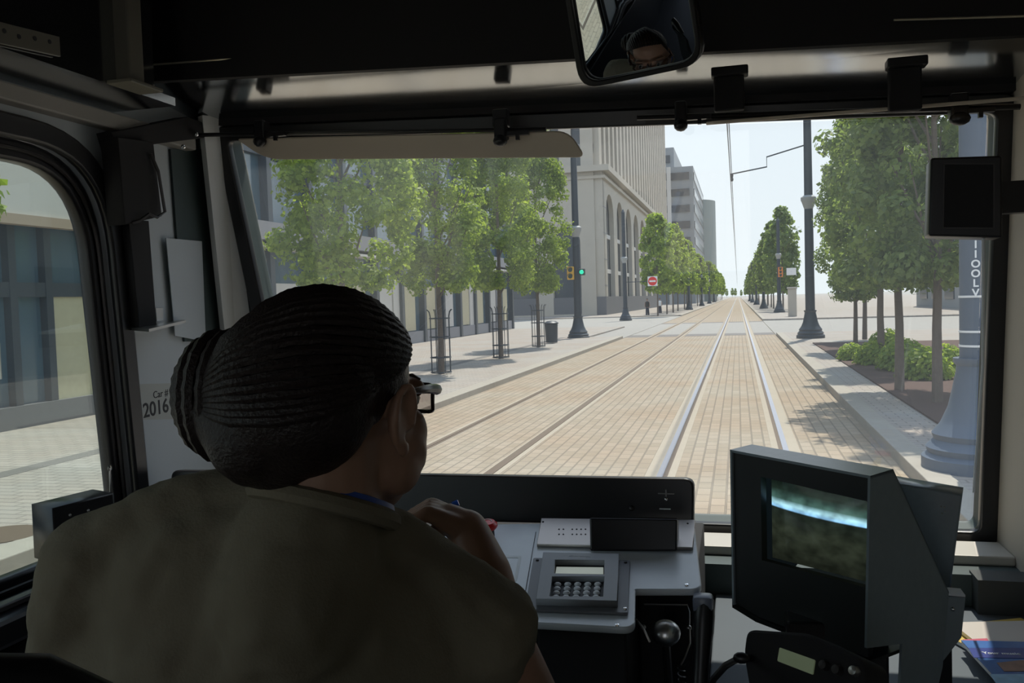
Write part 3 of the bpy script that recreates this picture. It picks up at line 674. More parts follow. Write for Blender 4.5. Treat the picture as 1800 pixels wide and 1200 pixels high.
# left wall top rail
z0 = lv(0, 150)[1]
bm = B(); b2(bm, XL, XL + .035, -2.3, 1.98, z0 - .035, z0, .004); struct(fin('trim_15', bm, M['greyrail'] if 'greyrail' in M else mat('grey_rail', (.33, .31, .28), .5)))
bm = B(); b2(bm, XL, XL + .16, -2.3, 1.72, z0 + .012, z0 + .03); b2(bm, XL + .15, XL + .16, -2.3, 1.65, z0 + .03, 2.745); struct(fin('trim_16', bm, M['fascia']))
# dash front below the windshield, sill
bm = B(); zs = WPL.at(0, wbr[1]).z
b2(bm, XL, XRt, 2.05, 2.17, zs - .035, zs - .014, .004); struct(fin('trim_17', bm, M['sill']))
bm = B(); b2(bm, XL, XRt, 1.98, 2.12, .72, zs - .035); struct(fin('trim_18', bm, M['panelt']))
# right window post, inner
bm = B(); c1 = atY(1738, 960, 1.97); b2(bm, c1.x - .03, XRt, 1.93, 2.0, 1.30, zs - .03); struct(fin('trim_19', bm, M['consoled']))

#==CAB THINGS==
# ceiling hanger post, top left
t = empty('ceiling_bracket', atY(222, 150, 1.55), 'olive grey upright post with foot plate under the ceiling, top left', 'bracket')
p = atY(222, 150, 1.55); hw = 22 / F * 1.8
bm = B(); b2(bm, p.x - hw, p.x + hw, 1.53, 1.575, p.z, 2.745, .004); fin('post', bm, M['ledge'], t)
pa, pb, pc, pd = atY(80, 160, 1.45), atY(200, 152, 1.55), atY(250, 156, 1.58), atY(130, 166, 1.5)
bm = B(); b2(bm, XL + .16, p.x + .05, 1.50, 1.60, p.z - .008, p.z, .002); fin('foot_plate', bm, M['ledge'], t)
# vented plate top left
t = empty('perforated_plate', atX(50, 70, XL + .19), 'olive grey perforated plate on the ceiling duct, top left corner', 'plate')
pp = Plane((XL + .165, 0, 0), Y, Z)
a = [pp.uv(-80, 20), pp.uv(100, 65), pp.uv(102, 100), pp.uv(-80, 60)]
plate('plate', pp, a, th=.006, h=.0, bev=.001, m=M['ledge'], parent=t)
for q in ((28, 65), (56, 68), (82, 74), (2, 55)):
    u, v = pp.uv(*q); plate('hole', pp, [(u + .004 * math.cos(k), v + .004 * math.sin(k)) for k in (0, .8, 1.6, 2.4, 3.2, 4, 4.8, 5.6)], th=.001, h=.006, m=M['ink'], parent=t)
# slim ceiling light trims
for (x0, y0, x1, y1, lb) in ((265, 114, 515, 95, 'thin bright metal strip under the dark ceiling, left of centre'), (1571, 35, 1850, 27, 'thin metal strip under the dark ceiling, top right')):
    a = atY(x0, y0, 1.745); b_ = atY(min(x1, 1990), y1, 1.765)
    b_.x = min(b_.x, XRt - .01)
    bm = B(); tube(bm, [a, b_], .0022, 6); tag(fin('metal_strip', bm, mat('strip_metal', (.75, .68, .55), .35, .7)), lb, 'metal strip')
# mirror
mp = [(985, -60), (1000, 20), (1020, 145), (1045, 155), (1205, 122), (1234, 105), (1222, -10), (1200, -90), (1000, -90)]
mirc = atY(1115, 50, 1.35)
headp = C(600, 690, .88)
nrm = ((CP - mirc).normalized() + (headp + Vector((.0, .10, .24)) - mirc).normalized()).normalized()
mup = (Z - Z.dot(nrm) * nrm).normalized()
MPL = Plane(mirc, mup.cross(nrm), mup)
t = empty('rear_view_mirror', mirc, 'large black framed convex mirror hanging from the ceiling at the top', 'mirror')
mo = rounded([MPL.uv(*q) for q in ((978, -110), (1021, 158), (1238, 112), (1205, -110))], .035)
mi = rounded([MPL.uv(*q) for q in ((990, -100), (1030, 146), (1227, 104), (1196, -100))], .03)
plate('housing', MPL, mo, th=.03, h=-.034, bev=.008, m=M['black'], parent=t)
plate('rim', MPL, mo, [mi], th=.010, h=-.004, bev=.002, m=M['black'], parent=t)
mm = mat('mirror_glass', (.72, .76, .8), .015, 1.0)
bm = B(); cu0 = Vector((sum(p[0] for p in mi) / len(mi), sum(p[1] for p in mi) / len(mi))); RAD = .9; rings = []
for k in range(1, 11):
    rings.append([bm.verts.new(MPL.at(cu0.x + (p[0] - cu0.x) * k / 10, cu0.y + (p[1] - cu0.y) * k / 10, .004 - ((p[0] - cu0.x) ** 2 + (p[1] - cu0.y) ** 2) * (k / 10) ** 2 / (2 * RAD))) for p in mi])
cv = bm.verts.new(MPL.at(cu0.x, cu0.y, .004))
for i in range(len(mi)):
    j = (i + 1) % len(mi); bm.faces.new((cv, rings[0][i], rings[0][j]))
    for a, b_ in zip(rings, rings[1:]): bm.faces.new((a[i], b_[i], b_[j], a[j]))
fin('mirror_face', bm, mm, t, True, sharp=False)
bm = B(); tube(bm, [MPL.at(.0, .03, -.035), MPL.at(.0, .10, -.07), (mirc.x, mirc.y + .1, 2.748)], .009, 8); fin('arm', bm, M['darkm'], t, True)
# sun visors
VY = 1.97
def visor(name, pts, label, th, m_):
    t = empty(name, atY(*pts[0], VY), label, 'sun visor')
    return t
t = empty('sun_visor', atY(700, 250, VY), 'long cream sun visor folded up over the left half of the windshield', 'sun visor')
vp = Plane(atY(700, 250, VY), X, (0, -.5, 1))
plate('panel', vp, rounded([vp.uv(418, 243), vp.uv(1000, 229), vp.uv(1030, 275), vp.uv(470, 279)], [.01, .03, .02, .05]), th=.008, h=0, bev=.002, m=M['visor'], parent=t)
bm = B(); tube(bm, [atY(300, 238, VY - .01), atY(960, 227, VY - .01)], .005, 8); fin('rod', bm, M['black'], t, True)
def clamp(px, py, t, s=1.0):
    c = atY(px, py, VY - .02)
    bm = B(); b2(bm, c.x - .014 * s, c.x + .014 * s, c.y - .014, c.y + .02, c.z - .012, c.z + .035, .004); b2(bm, c.x - .012, c.x + .065, c.y - .008, c.y + .004, c.z - .006, c.z + .004, .001); cl_ = fin('clamp', bm, M['black'], t)
    bm = B(); ball(bm, (c.x, c.y - .01, c.z - .016), (.017 * s, .014, .014)); fin('knob', bm, M['black'], cl_, True)
    bm = B(); b2(bm, c.x + .035, c.x + .043, c.y - .008, c.y + .002, c.z - .016, c.z - .004); fin('screw', bm, M['black'], cl_)
clamp(460, 238, t); clamp(881, 236, t)
c = atY(881, 215, VY - .01); bm = B(); b2(bm, c.x - .018, c.x + .018, c.y - .012, c.y + .012, c.z - .012, zh(c.x) - .02, .003); fin('hanger', bm, M['black'], t)
t = empty('sun_visor', atY(1400, 205, VY), 'thin cream sun visor folded nearly edge on over the right half of the windshield', 'sun visor')
vp2 = Plane(atY(1400, 205, VY), (1, .0, 0), (0, -1, -.185))
u0 = vp2.uv(1065, 214)[0]; u1 = XRt - .02
plate('panel', vp2, rounded([(u0, -.01), (u1, -.01), (u1, .14), (u0 + .02, .14)], .02), th=.007, h=-.004, bev=.002, m=M['visor'], parent=t)
bm = B(); tube(bm, [atY(1120, 207, VY - .02), (XRt - .015, VY - .02, atY(1760, 190, VY - .02).z)], .006, 8); fin('rod', bm, M['black'], t, True)
clamp(1197, 208, t, .9); clamp(1685, 196, t, 1.2)
for (px, lb) in ((1281, 'wide black strap hanging below the header right of the mirror'), (1590, 'wide black strap hanging below the header at the right')):
    c = atY(px, 140, 1.80); dx = 27 / F * 1.66
    tt = empty('strap', c, lb, 'strap')
    bm = B(); b2(bm, c.x - dx, c.x + dx, 1.79, 1.81, atY(px, 196, 1.8).z, zh(c.x) + .008, .004); fin('band', bm, M['blackm'], tt)
    bm = B(); b2(bm, c.x - dx - .004, c.x + dx + .008, 1.775, 1.81, zh(c.x) - .012, zh(c.x) + .006, .003); fin('buckle', bm, M['black'], tt)
# black speaker box on the right pillar
t = empty('speaker_box', atY(1690, 345, 1.85), 'square black box mounted on the right window pillar', 'speaker box')
bp = Plane(atY(1690, 345, 1.84), (1, -.1, 0), Z)
ob = [bp.uv(1636, 277), bp.uv(1762, 273), bp.uv(1762, 418), bp.uv(1632, 415)]
plate('housing', bp, rounded(ob, .006), th=.09, h=-.09, bev=.004, m=M['black'], parent=t)
i1 = [bp.uv(1658, 287), bp.uv(1748, 287), bp.uv(1748, 402), bp.uv(1656, 402)]
plate('bezel', bp, rounded(i1, .004), [ins(i1, .0025)], th=.003, h=.0, m=M['darkm'], parent=t)
bm = B(); q_ = bp.at(*bp.uv(1745, 345), -.05); b2(bm, q_.x, XRt + .001, q_.y - .02, q_.y + .02, q_.z - .03, q_.z + .03); fin('bracket', bm, M['black'], t)
plate('face', bp, ins(i1, .003), th=.002, h=.0, m=M['blackm'], parent=t)
bm = B(); tube(bm, [bp.at(*bp.uv(1733, 415), -.03), bp.at(*bp.uv(1728, 640), -.0), bp.at(*bp.uv(1712, 865), .0)], .003, 6); fin('cable', bm, M['lineart'], t, True)
# hinged seat belt guide on the left wall
t = empty('wall_fixture', atX(255, 400, XL + .03), 'black hinged strap mechanism with a small metal shelf on the left wall', 'fixture')
def LP(px, py, off): return atX(px, py, XL + off)
bm = B(); lp = Plane((XL, 0, 0), Y, Z)
def lu(px, py, off=.0):
    p = LP(px, py, off); return (p.y, p.z)
def lplate(nm, pts, off, th, m_, par, bev=.002):
    return plate(nm, LPL, [lu(a, b_, off + th) for a, b_ in pts], th=th, h=off, bev=bev, m=m_, parent=par)
lplate('flat_bar', [(226, 385), (262, 388), (276, 575), (245, 578)], .02, .02, M['blackm'], t)
lplate('upper_body', [(207, 240), (270, 250), (285, 380), (220, 395)], .02, .045, M['blackm'], t)
lplate('top_bracket', [(196, 232), (330, 205), (378, 222), (376, 240), (205, 262)], .01, .04, M['blackm'], t)
pts = [LP(265, 270, .07), LP(278, 300, .075), LP(290, 372, .08), LP(276, 382, .08), LP(262, 376, .08), LP(245, 388, .07), LP(232, 392, .065)]
bm = B(); tube(bm, pts, .0035, 6); fin('wire_loop', bm, M['darkm'], t, True)
bm = B(); tube(bm, [LP(216, 385, .05), LP(228, 385, .05)], .008, 8); fin('knob', bm, M['black'], t, True)
bm = B(); a = LP(230, 580, .03); b_ = LP(327, 566, .03)
prism(bm, [LP(228, 580, .01), LP(262, 583, .11), LP(327, 567, .11), LP(320, 566, .01)], (0, 0, .006)); fin('shelf', bm, M['steel'], t)
lplate('hinge_plate', [(274, 541), (286, 541), (287, 563), (276, 564)], .005, .006, M['steel'], t, 0)
for q in ((345, 236), (322, 258)):
    bm = B(); ball(bm, LP(q[0], q[1], .06), .006); fin('bolt', bm, M['chrome'], t, True)
# dark document holder
t = empty('document_holder', LP(330, 350, 0), 'dark flat document holder with grey papers on the left wall', 'document holder')
lplate('backboard', [(300, 262), (380, 262), (405, 600), (325, 600)], .001, .006, M['panelt'], t, 0)
lplate('grey_sheet', [(292, 418), (355, 424), (362, 600), (308, 590)], .010, .002, M['wallg'], t, 0)
# car number
wl = bpy.data.objects['wall_left']
lps = Plane((XL, 0, 0), Y, Z)
u, v = lu(276, 717); wl_t = text('car_number', '2016 A', lps, (u + .018, v), .048, M['ink'], wl, rot=.03, bold=.0006)
u, v = lu(282, 692); text('car_word', 'Car #', lps, (u, v), .024, M['ink'], wl, rot=.03)
lplate('number_plate', [(238, 675), (345, 672), (350, 735), (243, 738)], .0, .0006, mat('label_beige', (.52, .53, .50), .6), wl, 0)
# window handle rod
t = empty('window_rod', atX(195, 860, XL + .05), 'thin metal rod with a round tip beside the side window corner', 'rod')
bm = B(); tube(bm, [atX(193, 822, XL + .05), atX(196, 905, XL + .05)], .0022, 6); fin('shaft', bm, M['steel'], t, True)
bm = B(); tube(bm, [atX(193, 822, XL + .05) + Vector((0, .005 * math.cos(k * .8), .006 * math.sin(k * .8))) for k in range(8)], .0015, 5, True); fin('ring', bm, M['steel'], t, True)
# box on the left sill
t = empty('control_box', atX(135, 925, XL + .1), 'black control box below the side window, left of the driver shoulder', 'control box')
cq = Plane(atX(135, 925, XL + .1), (.35, .94, 0), Z)
plate('housing', cq, [cq.uv(92, 893), cq.uv(200, 866), cq.uv(210, 985), cq.uv(97, 990)], th=.08, h=-.08, bev=.003, m=M['black'], parent=t)
for q in ((123, 905), (155, 897)):
    bm = B(); ball(bm, cq.hit(*q), .003); fin('screw', bm, M['steel'], t, True)
# left side ledge under the window
bm = B(); b2(bm, XL, XL + .1, -2.3, 1.55, 1.42, 1.475, .01); b2(bm, XL, XL + .14, -2.3, 1.9, .72, 1.4, .005); struct(fin('trim_20', bm, M['rubber']))
bm = B(); b2(bm, XL + .05, XL + .075, -2.3, 1.5, 1.478, 1.49, .003); struct(fin('trim_21', bm, M['darkm']))

# ---------------- driver console
CPL = Plane((-.30, 1.60, 1.545), X, (0, 1, .17))
t = empty('driver_console', (-.4, 1.6, .72), 'grey topped driver console with black cabinet and black instrument hood', 'console')
cu_ = CPL.uv
top = rounded([cu_(560, 925), cu_(1220, 915), cu_(1234, 1036), cu_(1117, 1036), cu_(1116, 1104), cu_(640, 1078)], [.01, .01, .022, .004, .022, .01])
plate('top_plate', CPL, top, th=.012, h=-.012, bev=.003, m=M['console'], parent=t)
x_r = CPL.hit(1105, 1090).x; yn = CPL.hit(1105, 1090).y; x_r2 = CPL.hit(1228, 1030).x; yn2 = CPL.hit(1228, 1030).y
bm = B(); b2(bm, -1.15, x_r - .13, 1.72, 1.97, .72, 1.492, .004); b2(bm, x_r - .15, x_r - .006, yn + .015, 1.97, .72, 1.492, .004); b2(bm, -.75, x_r - .13, yn + .03, 1.74, 1.44, 1.492, .004); fin('cabinet', bm, M['blackm'], t)
bm = B(); b2(bm, x_r - .006, x_r2 - .01, yn2 + .06, 1.97, .72, 1.50, .004); fin('side_cabinet', bm, M['blackm'], t)
bq = Plane((-.4, 1.765, 1.6), (1, -.03, 0), (0, .1, 1))
hood = rounded([bq.uv(300, 826), bq.uv(1220, 841), bq.uv(1219, 925), bq.uv(300, 905)], [.02, .02, .0, .0])
plate('instrument_hood', bq, hood, th=.03, h=-.03, bev=.004, m=M['black'], parent=t)
for q in ((733, 1095), (560 + 530, 1096), (1207, 1028), (1000, 962 + 5), (1085, 1099)):
    if q[0] in (1207, 1085):
        p = CPL.hit(*q); bm = B(); lathe(bm, [(0, 0), (.0035, 0), (.003, .002), (0, .0025)], p, CPL.n, 10); fin('screw', bm, M['chrome'], t, True)
for q in (((1168, 868), .0035, .018), ((1172, 895), .0, .0)):
    pass
bm = B(); p = bq.hit(1171, 867); b2(bm, p.x - .0012, p.x + .0012, p.y - .004, p.y + .001, p.z - .006, p.z + .008); b2(bm, p.x - .016, p.x + .016, p.y - .003, p.y, p.z - .0008, p.z + .0008); fin('switch_mark', bm, M['steel'], t)
bm = B(); ball(bm, bq.hit(1171, 877), .004); fin('toggle', bm, M['chrome'], t, True)
bm = B(); ball(bm, bq.hit(1110, 893), .006); fin('indicator', bm, M['darkm'], t, True)
bm = B(); p = bq.hit(1169, 894); b2(bm, p.x - .011, p.x + .011, p.y - .002, p.y + .001, p.z - .001, p.z + .001); fin('legend', bm, M['wallg'], t)
oq = rounded([cu_(820, 976), cu_(917, 977), cu_(908, 1022), cu_(810, 1022)], .006)
oq2 = rounded([cu_(824, 979.5), cu_(912, 980.5), cu_(903, 1018), cu_(815, 1018)], .004)
plate('white_outline', CPL, oq, [oq2], th=.0006, h=0, m=M['lineart'], parent=t)
bm = B(); tube(bm, [CPL.at(*cu_(942, 935), .0005), CPL.at(*cu_(920, 1060), .0005)], .0006, 4); fin('seam', bm, M['ink'], t)
# stainless plate with lamp holes
t2 = empty('annunciator_panel', CPL.hit(1080, 945), 'stainless plate with two rows of dark pinholes at the back of the console', 'panel')
sp = [cu_(952, 916), cu_(1222, 919), cu_(1218, 968), cu_(944, 962)]
plate('plate', CPL, sp, th=.006, h=.001, bev=.001, m=mat('satin_steel', (.50, .45, .42), .38, .8), parent=t2)
k_ = 0
for r_ in range(2):
    for c_ in range(6):
        q = (983 + c_ * 7.7 + (8 if c_ > 1 else 0), 936 + r_ * 9)
        bm = B(); lathe(bm, [(0, 0), (.0017, 0), (.0014, .0012), (0, .0014)], CPL.at(*cu_(*q), .007), CPL.n, 8); fin('lamp', bm, M['ink'], t2)
for q in ((955, 923), (1209, 926)):
    bm = B(); ball(bm, CPL.at(*cu_(*q), .007), .0022); fin('screw', bm, M['darkm'], t2, True)
# black display box
t3 = empty('display_box', CPL.hit(1115, 950), 'long black display box standing on the stainless plate', 'display box')
dq = Plane(CPL.hit(1115, 965) + Vector((0, -.01, 0)), X, (0, .28, 1))
plate('housing', dq, rounded([dq.uv(1037, 910), dq.uv(1191, 912), dq.uv(1190, 968), dq.uv(1038, 968)], .004), th=.05, h=-.045, bev=.003, m=M['black'], parent=t3)
pz = [dq.hit(1040, 910), dq.hit(1190, 912)]
bm = B(); tube(bm, [pz[0] + Vector((0, 0, .001)), pz[1] + Vector((0, 0, .001))], .0012, 5); fin('edge_trim', bm, M['darkm'], t3)
# keypad terminal
t4 = empty('keypad_terminal', CPL.hit(1020, 1030), 'dark grey keypad terminal with pale display on the console', 'keypad terminal')
fl = rounded([cu_(938, 985), cu_(1108, 990), cu_(1104, 1083), cu_(923, 1076)], .004)
plate('flange', CPL, fl, th=.005, h=.001, bev=.001, m=M['darkc'] if 'darkc' in M else mat('terminal_flange', (.17, .17, .19), .4), parent=t4)
bo = [cu_(956, 986), cu_(1089, 989), cu_(1086, 1074), cu_(943, 1070)]
lo = [cu_(977, 1000), cu_(1063, 1001), cu_(1063, 1026), cu_(975, 1024)]
ko = [cu_(972, 1030), cu_(1063, 1030), cu_(1061, 1066), cu_(967, 1065)]
plate('body', CPL, bo, [lo, ko], th=.012, h=.006, bev=.001, m=mat('terminal_grey', (.30, .31, .34), .4), parent=t4)
plate('recess', CPL, ins(bo, .004), th=.002, h=.006, m=M['ink'], parent=t4)
plate('display', CPL, [cu_(979, 1006), cu_(1061, 1007), cu_(1061, 1019), cu_(977, 1018)], th=.003, h=.008, m=M['lcd'], parent=t4)
for r_ in range(4):
    for c_ in range(5):
        q = (981 + c_ * 17.6 - r_ * 1.0, 1036.5 + r_ * 7.6)
        bm = B(); ball(bm, CPL.at(*cu_(*q), .010), (.0062, .0056, .004)); fin('key', bm, M['keys'], t4, True)
for q in ((930, 1070), (1099, 1076), (945, 990), (1100, 994)):
    bm = B(); lathe(bm, [(0, 0), (.003, 0), (.0025, .002), (0, .0025)], CPL.at(*cu_(*q), .006), CPL.n, 10); fin('screw', bm, M['chrome'] if q[1] > 1000 else M['darkm'], t4, True)
u, v = cu_(1020, 994); text('legend', '–– ––– ––– –––', CPL, (u, v), .006, M['lineart'], t4, h=.0185, th=.0004)
# emergency button
p = CPL.hit(858, 942); t5 = empty('emergency_button', p, 'red mushroom emergency button behind the driver hand', 'button')
bm = B(); lathe(bm, [(0, 0), (.013, 0), (.013, .016), (0, .016)], p, CPL.n, 20); fin('collar', bm, M['darkm'], t5, True)
bm = B(); lathe(bm, [(0, .016), (.017, .016), (.020, .020), (.020, .025), (.015, .030), (0, .031)], p, CPL.n, 24); fin('cap', bm, M['red'], t5, True)
bm = B(); c = p + CPL.n * .0312; tube(bm, [c + X * (.009 * math.cos(k * .5)) + CPL.uy * (.009 * math.sin(k * .5)) for k in range(10)], .0008, 5); fin('turn_arrow', bm, M['lineart'], t5)
# side recess with bracket, goose neck and chrome ball
t6 = empty('microphone_stand', (x_r + .04, yn2 - .02, 1.3), 'chrome ball headed microphone on a stand in the console notch', 'microphone')
c = atY(1170, 1112, 1.42)
bm = B(); ball(bm, c, (.024, .024, .021), sub=3); fin('head', bm, mat('brushed_metal', (.8, .8, .8), .32, 1.0), t6, True)
bm = B(); tube(bm, [c - Z * .015, c - Z * .1 + X * .004, Vector((c.x, c.y + .02, .9)), Vector((c.x, c.y + .02, .722))], .007, 8); fin('stem', bm, M['black'], t6, True)
bm = B(); lathe(bm, [(0, 0), (.05, 0), (.045, .015), (0, .02)], (c.x, c.y + .02, .722)); fin('base', bm, M['black'], t6, True)
t7 = empty('cradle_frame', atY(1170, 1063, 1.5), 'thin dark metal cradle frame around the chrome microphone', 'frame')
bm = B(); tube(bm, [atY(1118, 1088, 1.45), atY(1131, 1104, 1.44), atY(1142, 1128, 1.44)], .002, 6); fin('stay', bm, M['steel'], t7, True)
bm = B(); tube(bm, [atY(1132, 1062, 1.5), atY(1208, 1063, 1.5), atY(1212, 1075, 1.49), atY(1211, 1102, 1.48)], .0016, 6); fin('rail', bm, M['steel'], t7, True)
for q in ((1131, 1102), (1211, 1103)):
    bm = B(); ball(bm, atY(*q, 1.45), .0045); fin('nut', bm, M['steel'], t7, True)
# telephone handset
t8 = empty('handset', atY(1235, 1130, 1.42), 'upright black handset with grey earpiece hanging beside the console', 'handset')
ha, hb = atY(1238, 1052, 1.44), atY(1226, 1290, 1.38)
bm = B(); ax = (hb - ha).normalized()
pts = [ha + ax * (hb - ha).length * k / 8 for k in range(9)]
prof = [.016, .0185, .018, .015, .014, .014, .015, .018, .018]
tube(bm, pts, prof, 14); o = fin('grip', bm, M['black'], t8, True)
bm = B(); b2(bm, ha.x - .018, ha.x + .014, ha.y - .018, ha.y + .012, ha.z - .020, ha.z + .008, .006); fin('earpiece', bm, mat('handset_grey', (.16, .18, .24), .3), t8, True)
cr = Plane(atY(1220, 1110, 1.46), X, Z)
bm = B(); tube(bm, [atY(1212, 1105, 1.44), atY(1213, 1130, 1.43), atY(1204, 1155, 1.42), atY(1197, 1168, 1.41)], .0015, 6); fin('cord', bm, M['steel'], t8, True)
bm = B(); s0 = atY(1197, 1168, 1.41); cp = []
for k in range(160): cp.append(s0 + Vector((.006 * math.cos(k * .7) + .00003 * k, .006 * math.sin(k * .7), -.0011 * k)))
tube(bm, cp, .0014, 5); fin('coiled_cord', bm, M['black'], t8, True)
# right side desk
bm = B(); b2(bm, x_r2 + .012, XRt, 1.0, 1.975, 1.315, 1.34, .003)
tag(fin('side_desk', bm, M['desk']), 'blue grey side desk under the monitor and the magazines', 'desk')
bm = B(); b2(bm, x_r2 + .03, XRt - .005, 1.02, 1.97, .722, 1.314, .003); tag(fin('desk_cabinet', bm, M['consoled']), 'dark cabinet underneath the side desk', 'cabinet')

# ---------------- CCTV monitor
Bf, Af = C(1530, 835, 1.20), C(1283, 790, 1.42)
e1 = (Af - Bf); e1.z = 0; e1.normalize()
MP = Plane(Bf, -e1, Z)          # u to the right, v up, normal towards the driver and camera
if MP.n.dot(CP - Bf) < 0: MP.n = -MP.n
t = empty('cctv_monitor', MP.at(-.14, -.3), 'tall grey hooded monitor standing on the side desk, its screen facing the driver', 'monitor')
back = -MP.n
zb_ = 1.342
A2 = MP.uv(1283, 790); B2_ = MP.uv(1530, 836); 
vb = zb_ - MP.o.z
C2 = MP.uv(1526, 1162); D2 = MP.uv(1287, 1062)
print('MON', A2, B2_, C2, D2, vb, MP.n)
fr = [A2, ((A2[0] + B2_[0]) / 2, (A2[1] + B2_[1]) / 2 + .002), B2_, (C2[0], max(C2[1], vb)), (D2[0] + .05, max(C2[1], vb)), D2]
so_ = [MP.uv(1334, 838), MP.uv(1522, 882), MP.uv(1520, 1034), MP.uv(1336, 985)]
mgd = mat('monitor_bezel', (.02, .022, .022), .4)
plate('face_frame', MP, ins(fr[:1] + [B2_] + fr[3:], .003), [so_], th=.012, h=-.016, m=mgd, parent=t)
# case walls: top, right side, left side
dep = .17
def wallp(nm, a, b_, d0, d1, m_):
    bm = B(); prism(bm, [MP.at(*a, 0), MP.at(*b_, 0), MP.at(b_[0], b_[1] + (d1 if nm == 'side' else 0), -dep), MP.at(a[0], a[1], -dep)], MP.n * 0 + Vector((0, 0, -.004))); return fin(nm, bm, m_, t)
SPl = Plane(MP.at(*B2_), back, Z)           # right side of the case
def sv(px, py): return SPl.uv(px, py)
side = [(0, 0), sv(1570, 824), sv(1668, 1040), sv(1657, 1172), sv(1636, 1262), sv(1580, 1262), sv(1586, 1131), sv(1524, 1139)]
print('SIDE', side)
sn = SPl.n if SPl.n.dot(CP - Bf) > 0 else -SPl.n
bm = B(); prism(bm, [SPl.at(a, b_) for a, b_ in side], -sn * .004); fin('side_panel', bm, M['mongrey'], t)
wvec = MP.at(*A2) - MP.at(*B2_)
wh = Vector((wvec.x, wvec.y, wvec.z))
bm = B(); prism(bm, [MP.at(*A2), MP.at(*B2_), SPl.at(*side[1]), SPl.at(*side[1]) + wh], (0, 0, -.004)); fin('hood_top', bm, M['mongrey'], t)
bm = B(); lft = [SPl.at(a, b_) + wh for a, b_ in side[:3]] + [MP.at(D2[0], D2[1], -.09), MP.at(*D2)]
lft[0] = MP.at(*A2); prism(bm, lft, sn * .004); fin('side_panel', bm, M['mongrey'], t)
bm = B(); prism(bm, [SPl.at(*side[1]), SPl.at(*side[2]), SPl.at(*side[2]) + wh, SPl.at(*side[1]) + wh], (0, 0, -.004)); fin('rear_slope', bm, M['mongrey'], t)
bm = B(); prism(bm, [MP.at(*C2), MP.at(fr[4][0], C2[1]), MP.at(*D2), MP.at(D2[0], D2[1], -.1), MP.at(C2[0], C2[1], -.1)], (0, 0, -.005)); fin('underside', bm, mgd, t)
# convex tube
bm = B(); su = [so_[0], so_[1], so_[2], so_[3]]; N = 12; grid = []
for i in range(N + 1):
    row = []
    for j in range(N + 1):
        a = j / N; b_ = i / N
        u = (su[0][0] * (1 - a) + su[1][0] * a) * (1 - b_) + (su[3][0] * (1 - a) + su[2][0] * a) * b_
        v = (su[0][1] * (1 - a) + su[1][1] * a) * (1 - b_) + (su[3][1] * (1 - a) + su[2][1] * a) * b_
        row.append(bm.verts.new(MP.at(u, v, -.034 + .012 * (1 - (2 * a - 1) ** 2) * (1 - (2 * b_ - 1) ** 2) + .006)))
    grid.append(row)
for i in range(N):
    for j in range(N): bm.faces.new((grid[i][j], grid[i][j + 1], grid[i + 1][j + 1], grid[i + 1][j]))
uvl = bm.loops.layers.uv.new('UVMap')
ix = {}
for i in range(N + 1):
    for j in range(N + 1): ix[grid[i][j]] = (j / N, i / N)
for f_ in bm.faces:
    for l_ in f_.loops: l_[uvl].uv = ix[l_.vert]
crt = bpy.data.materials.new('crt_emission'); crt.use_nodes = True; n_ = crt.node_tree.nodes; l_ = crt.node_tree.links; pb_ = n_['Principled BSDF']
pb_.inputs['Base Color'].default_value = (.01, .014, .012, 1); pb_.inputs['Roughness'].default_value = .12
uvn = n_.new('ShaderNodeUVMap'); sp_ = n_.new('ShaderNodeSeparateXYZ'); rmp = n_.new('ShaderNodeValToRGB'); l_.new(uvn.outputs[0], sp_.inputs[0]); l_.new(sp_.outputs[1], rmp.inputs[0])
el_ = rmp.color_ramp.elements; el_[0].position = 0; el_[0].color = (.003, .005, .004, 1); el_[1].position = 1; el_[1].color = (.010, .012, .008, 1)  # emission ramp down the screen: bright cyan band, dark green elsewhere
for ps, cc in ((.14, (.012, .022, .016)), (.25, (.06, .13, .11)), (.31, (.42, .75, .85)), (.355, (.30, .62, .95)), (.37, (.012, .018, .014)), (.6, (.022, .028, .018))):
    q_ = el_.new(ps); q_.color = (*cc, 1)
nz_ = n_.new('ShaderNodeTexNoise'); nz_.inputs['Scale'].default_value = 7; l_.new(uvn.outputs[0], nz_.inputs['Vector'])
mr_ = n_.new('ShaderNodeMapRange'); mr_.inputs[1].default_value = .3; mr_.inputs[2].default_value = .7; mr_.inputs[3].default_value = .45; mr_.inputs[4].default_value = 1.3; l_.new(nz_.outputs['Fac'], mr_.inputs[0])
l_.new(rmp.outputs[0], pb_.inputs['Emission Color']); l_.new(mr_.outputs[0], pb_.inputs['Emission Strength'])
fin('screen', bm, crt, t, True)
bm = B(); b2(bm, Bf.x - .11, Bf.x + .03, Bf.y + .06, Bf.y + .2, 1.341, MP.at(0, C2[1]).z + .03, .004); fin('foot', bm, M['black'], t)
# second box behind the monitor
S2 = Plane(C(1640, 900, 1.42), (1, -.25, 0), Z)
t = empty('equipment_box', S2.hit(1640, 1000), 'dark grey flat equipment box leaning behind the monitor case', 'equipment box')
plate('case', S2, [S2.uv(1560, 846), S2.uv(1692, 869), S2.uv(1668, 1052), S2.uv(1600, 1052)], th=.06, h=-.06, bev=.003, m=M['mongrey'], parent=t)
for q in ((1654, 890), (1660, 891), (1656, 902), (1661, 899)):
    bm = B(); ball(bm, S2.hit(*q), .0014); fin('screw', bm, M['steel'], t)
bm = B(); b2(bm, S2.hit(1640, 1050).x - .03, S2.hit(1640, 1050).x + .03, S2.hit(1640, 1050).y + .01, S2.hit(1640, 1050).y + .05, 1.341, S2.hit(1640, 1050).z + .02, .002); fin('stand', bm, M['black'], t)
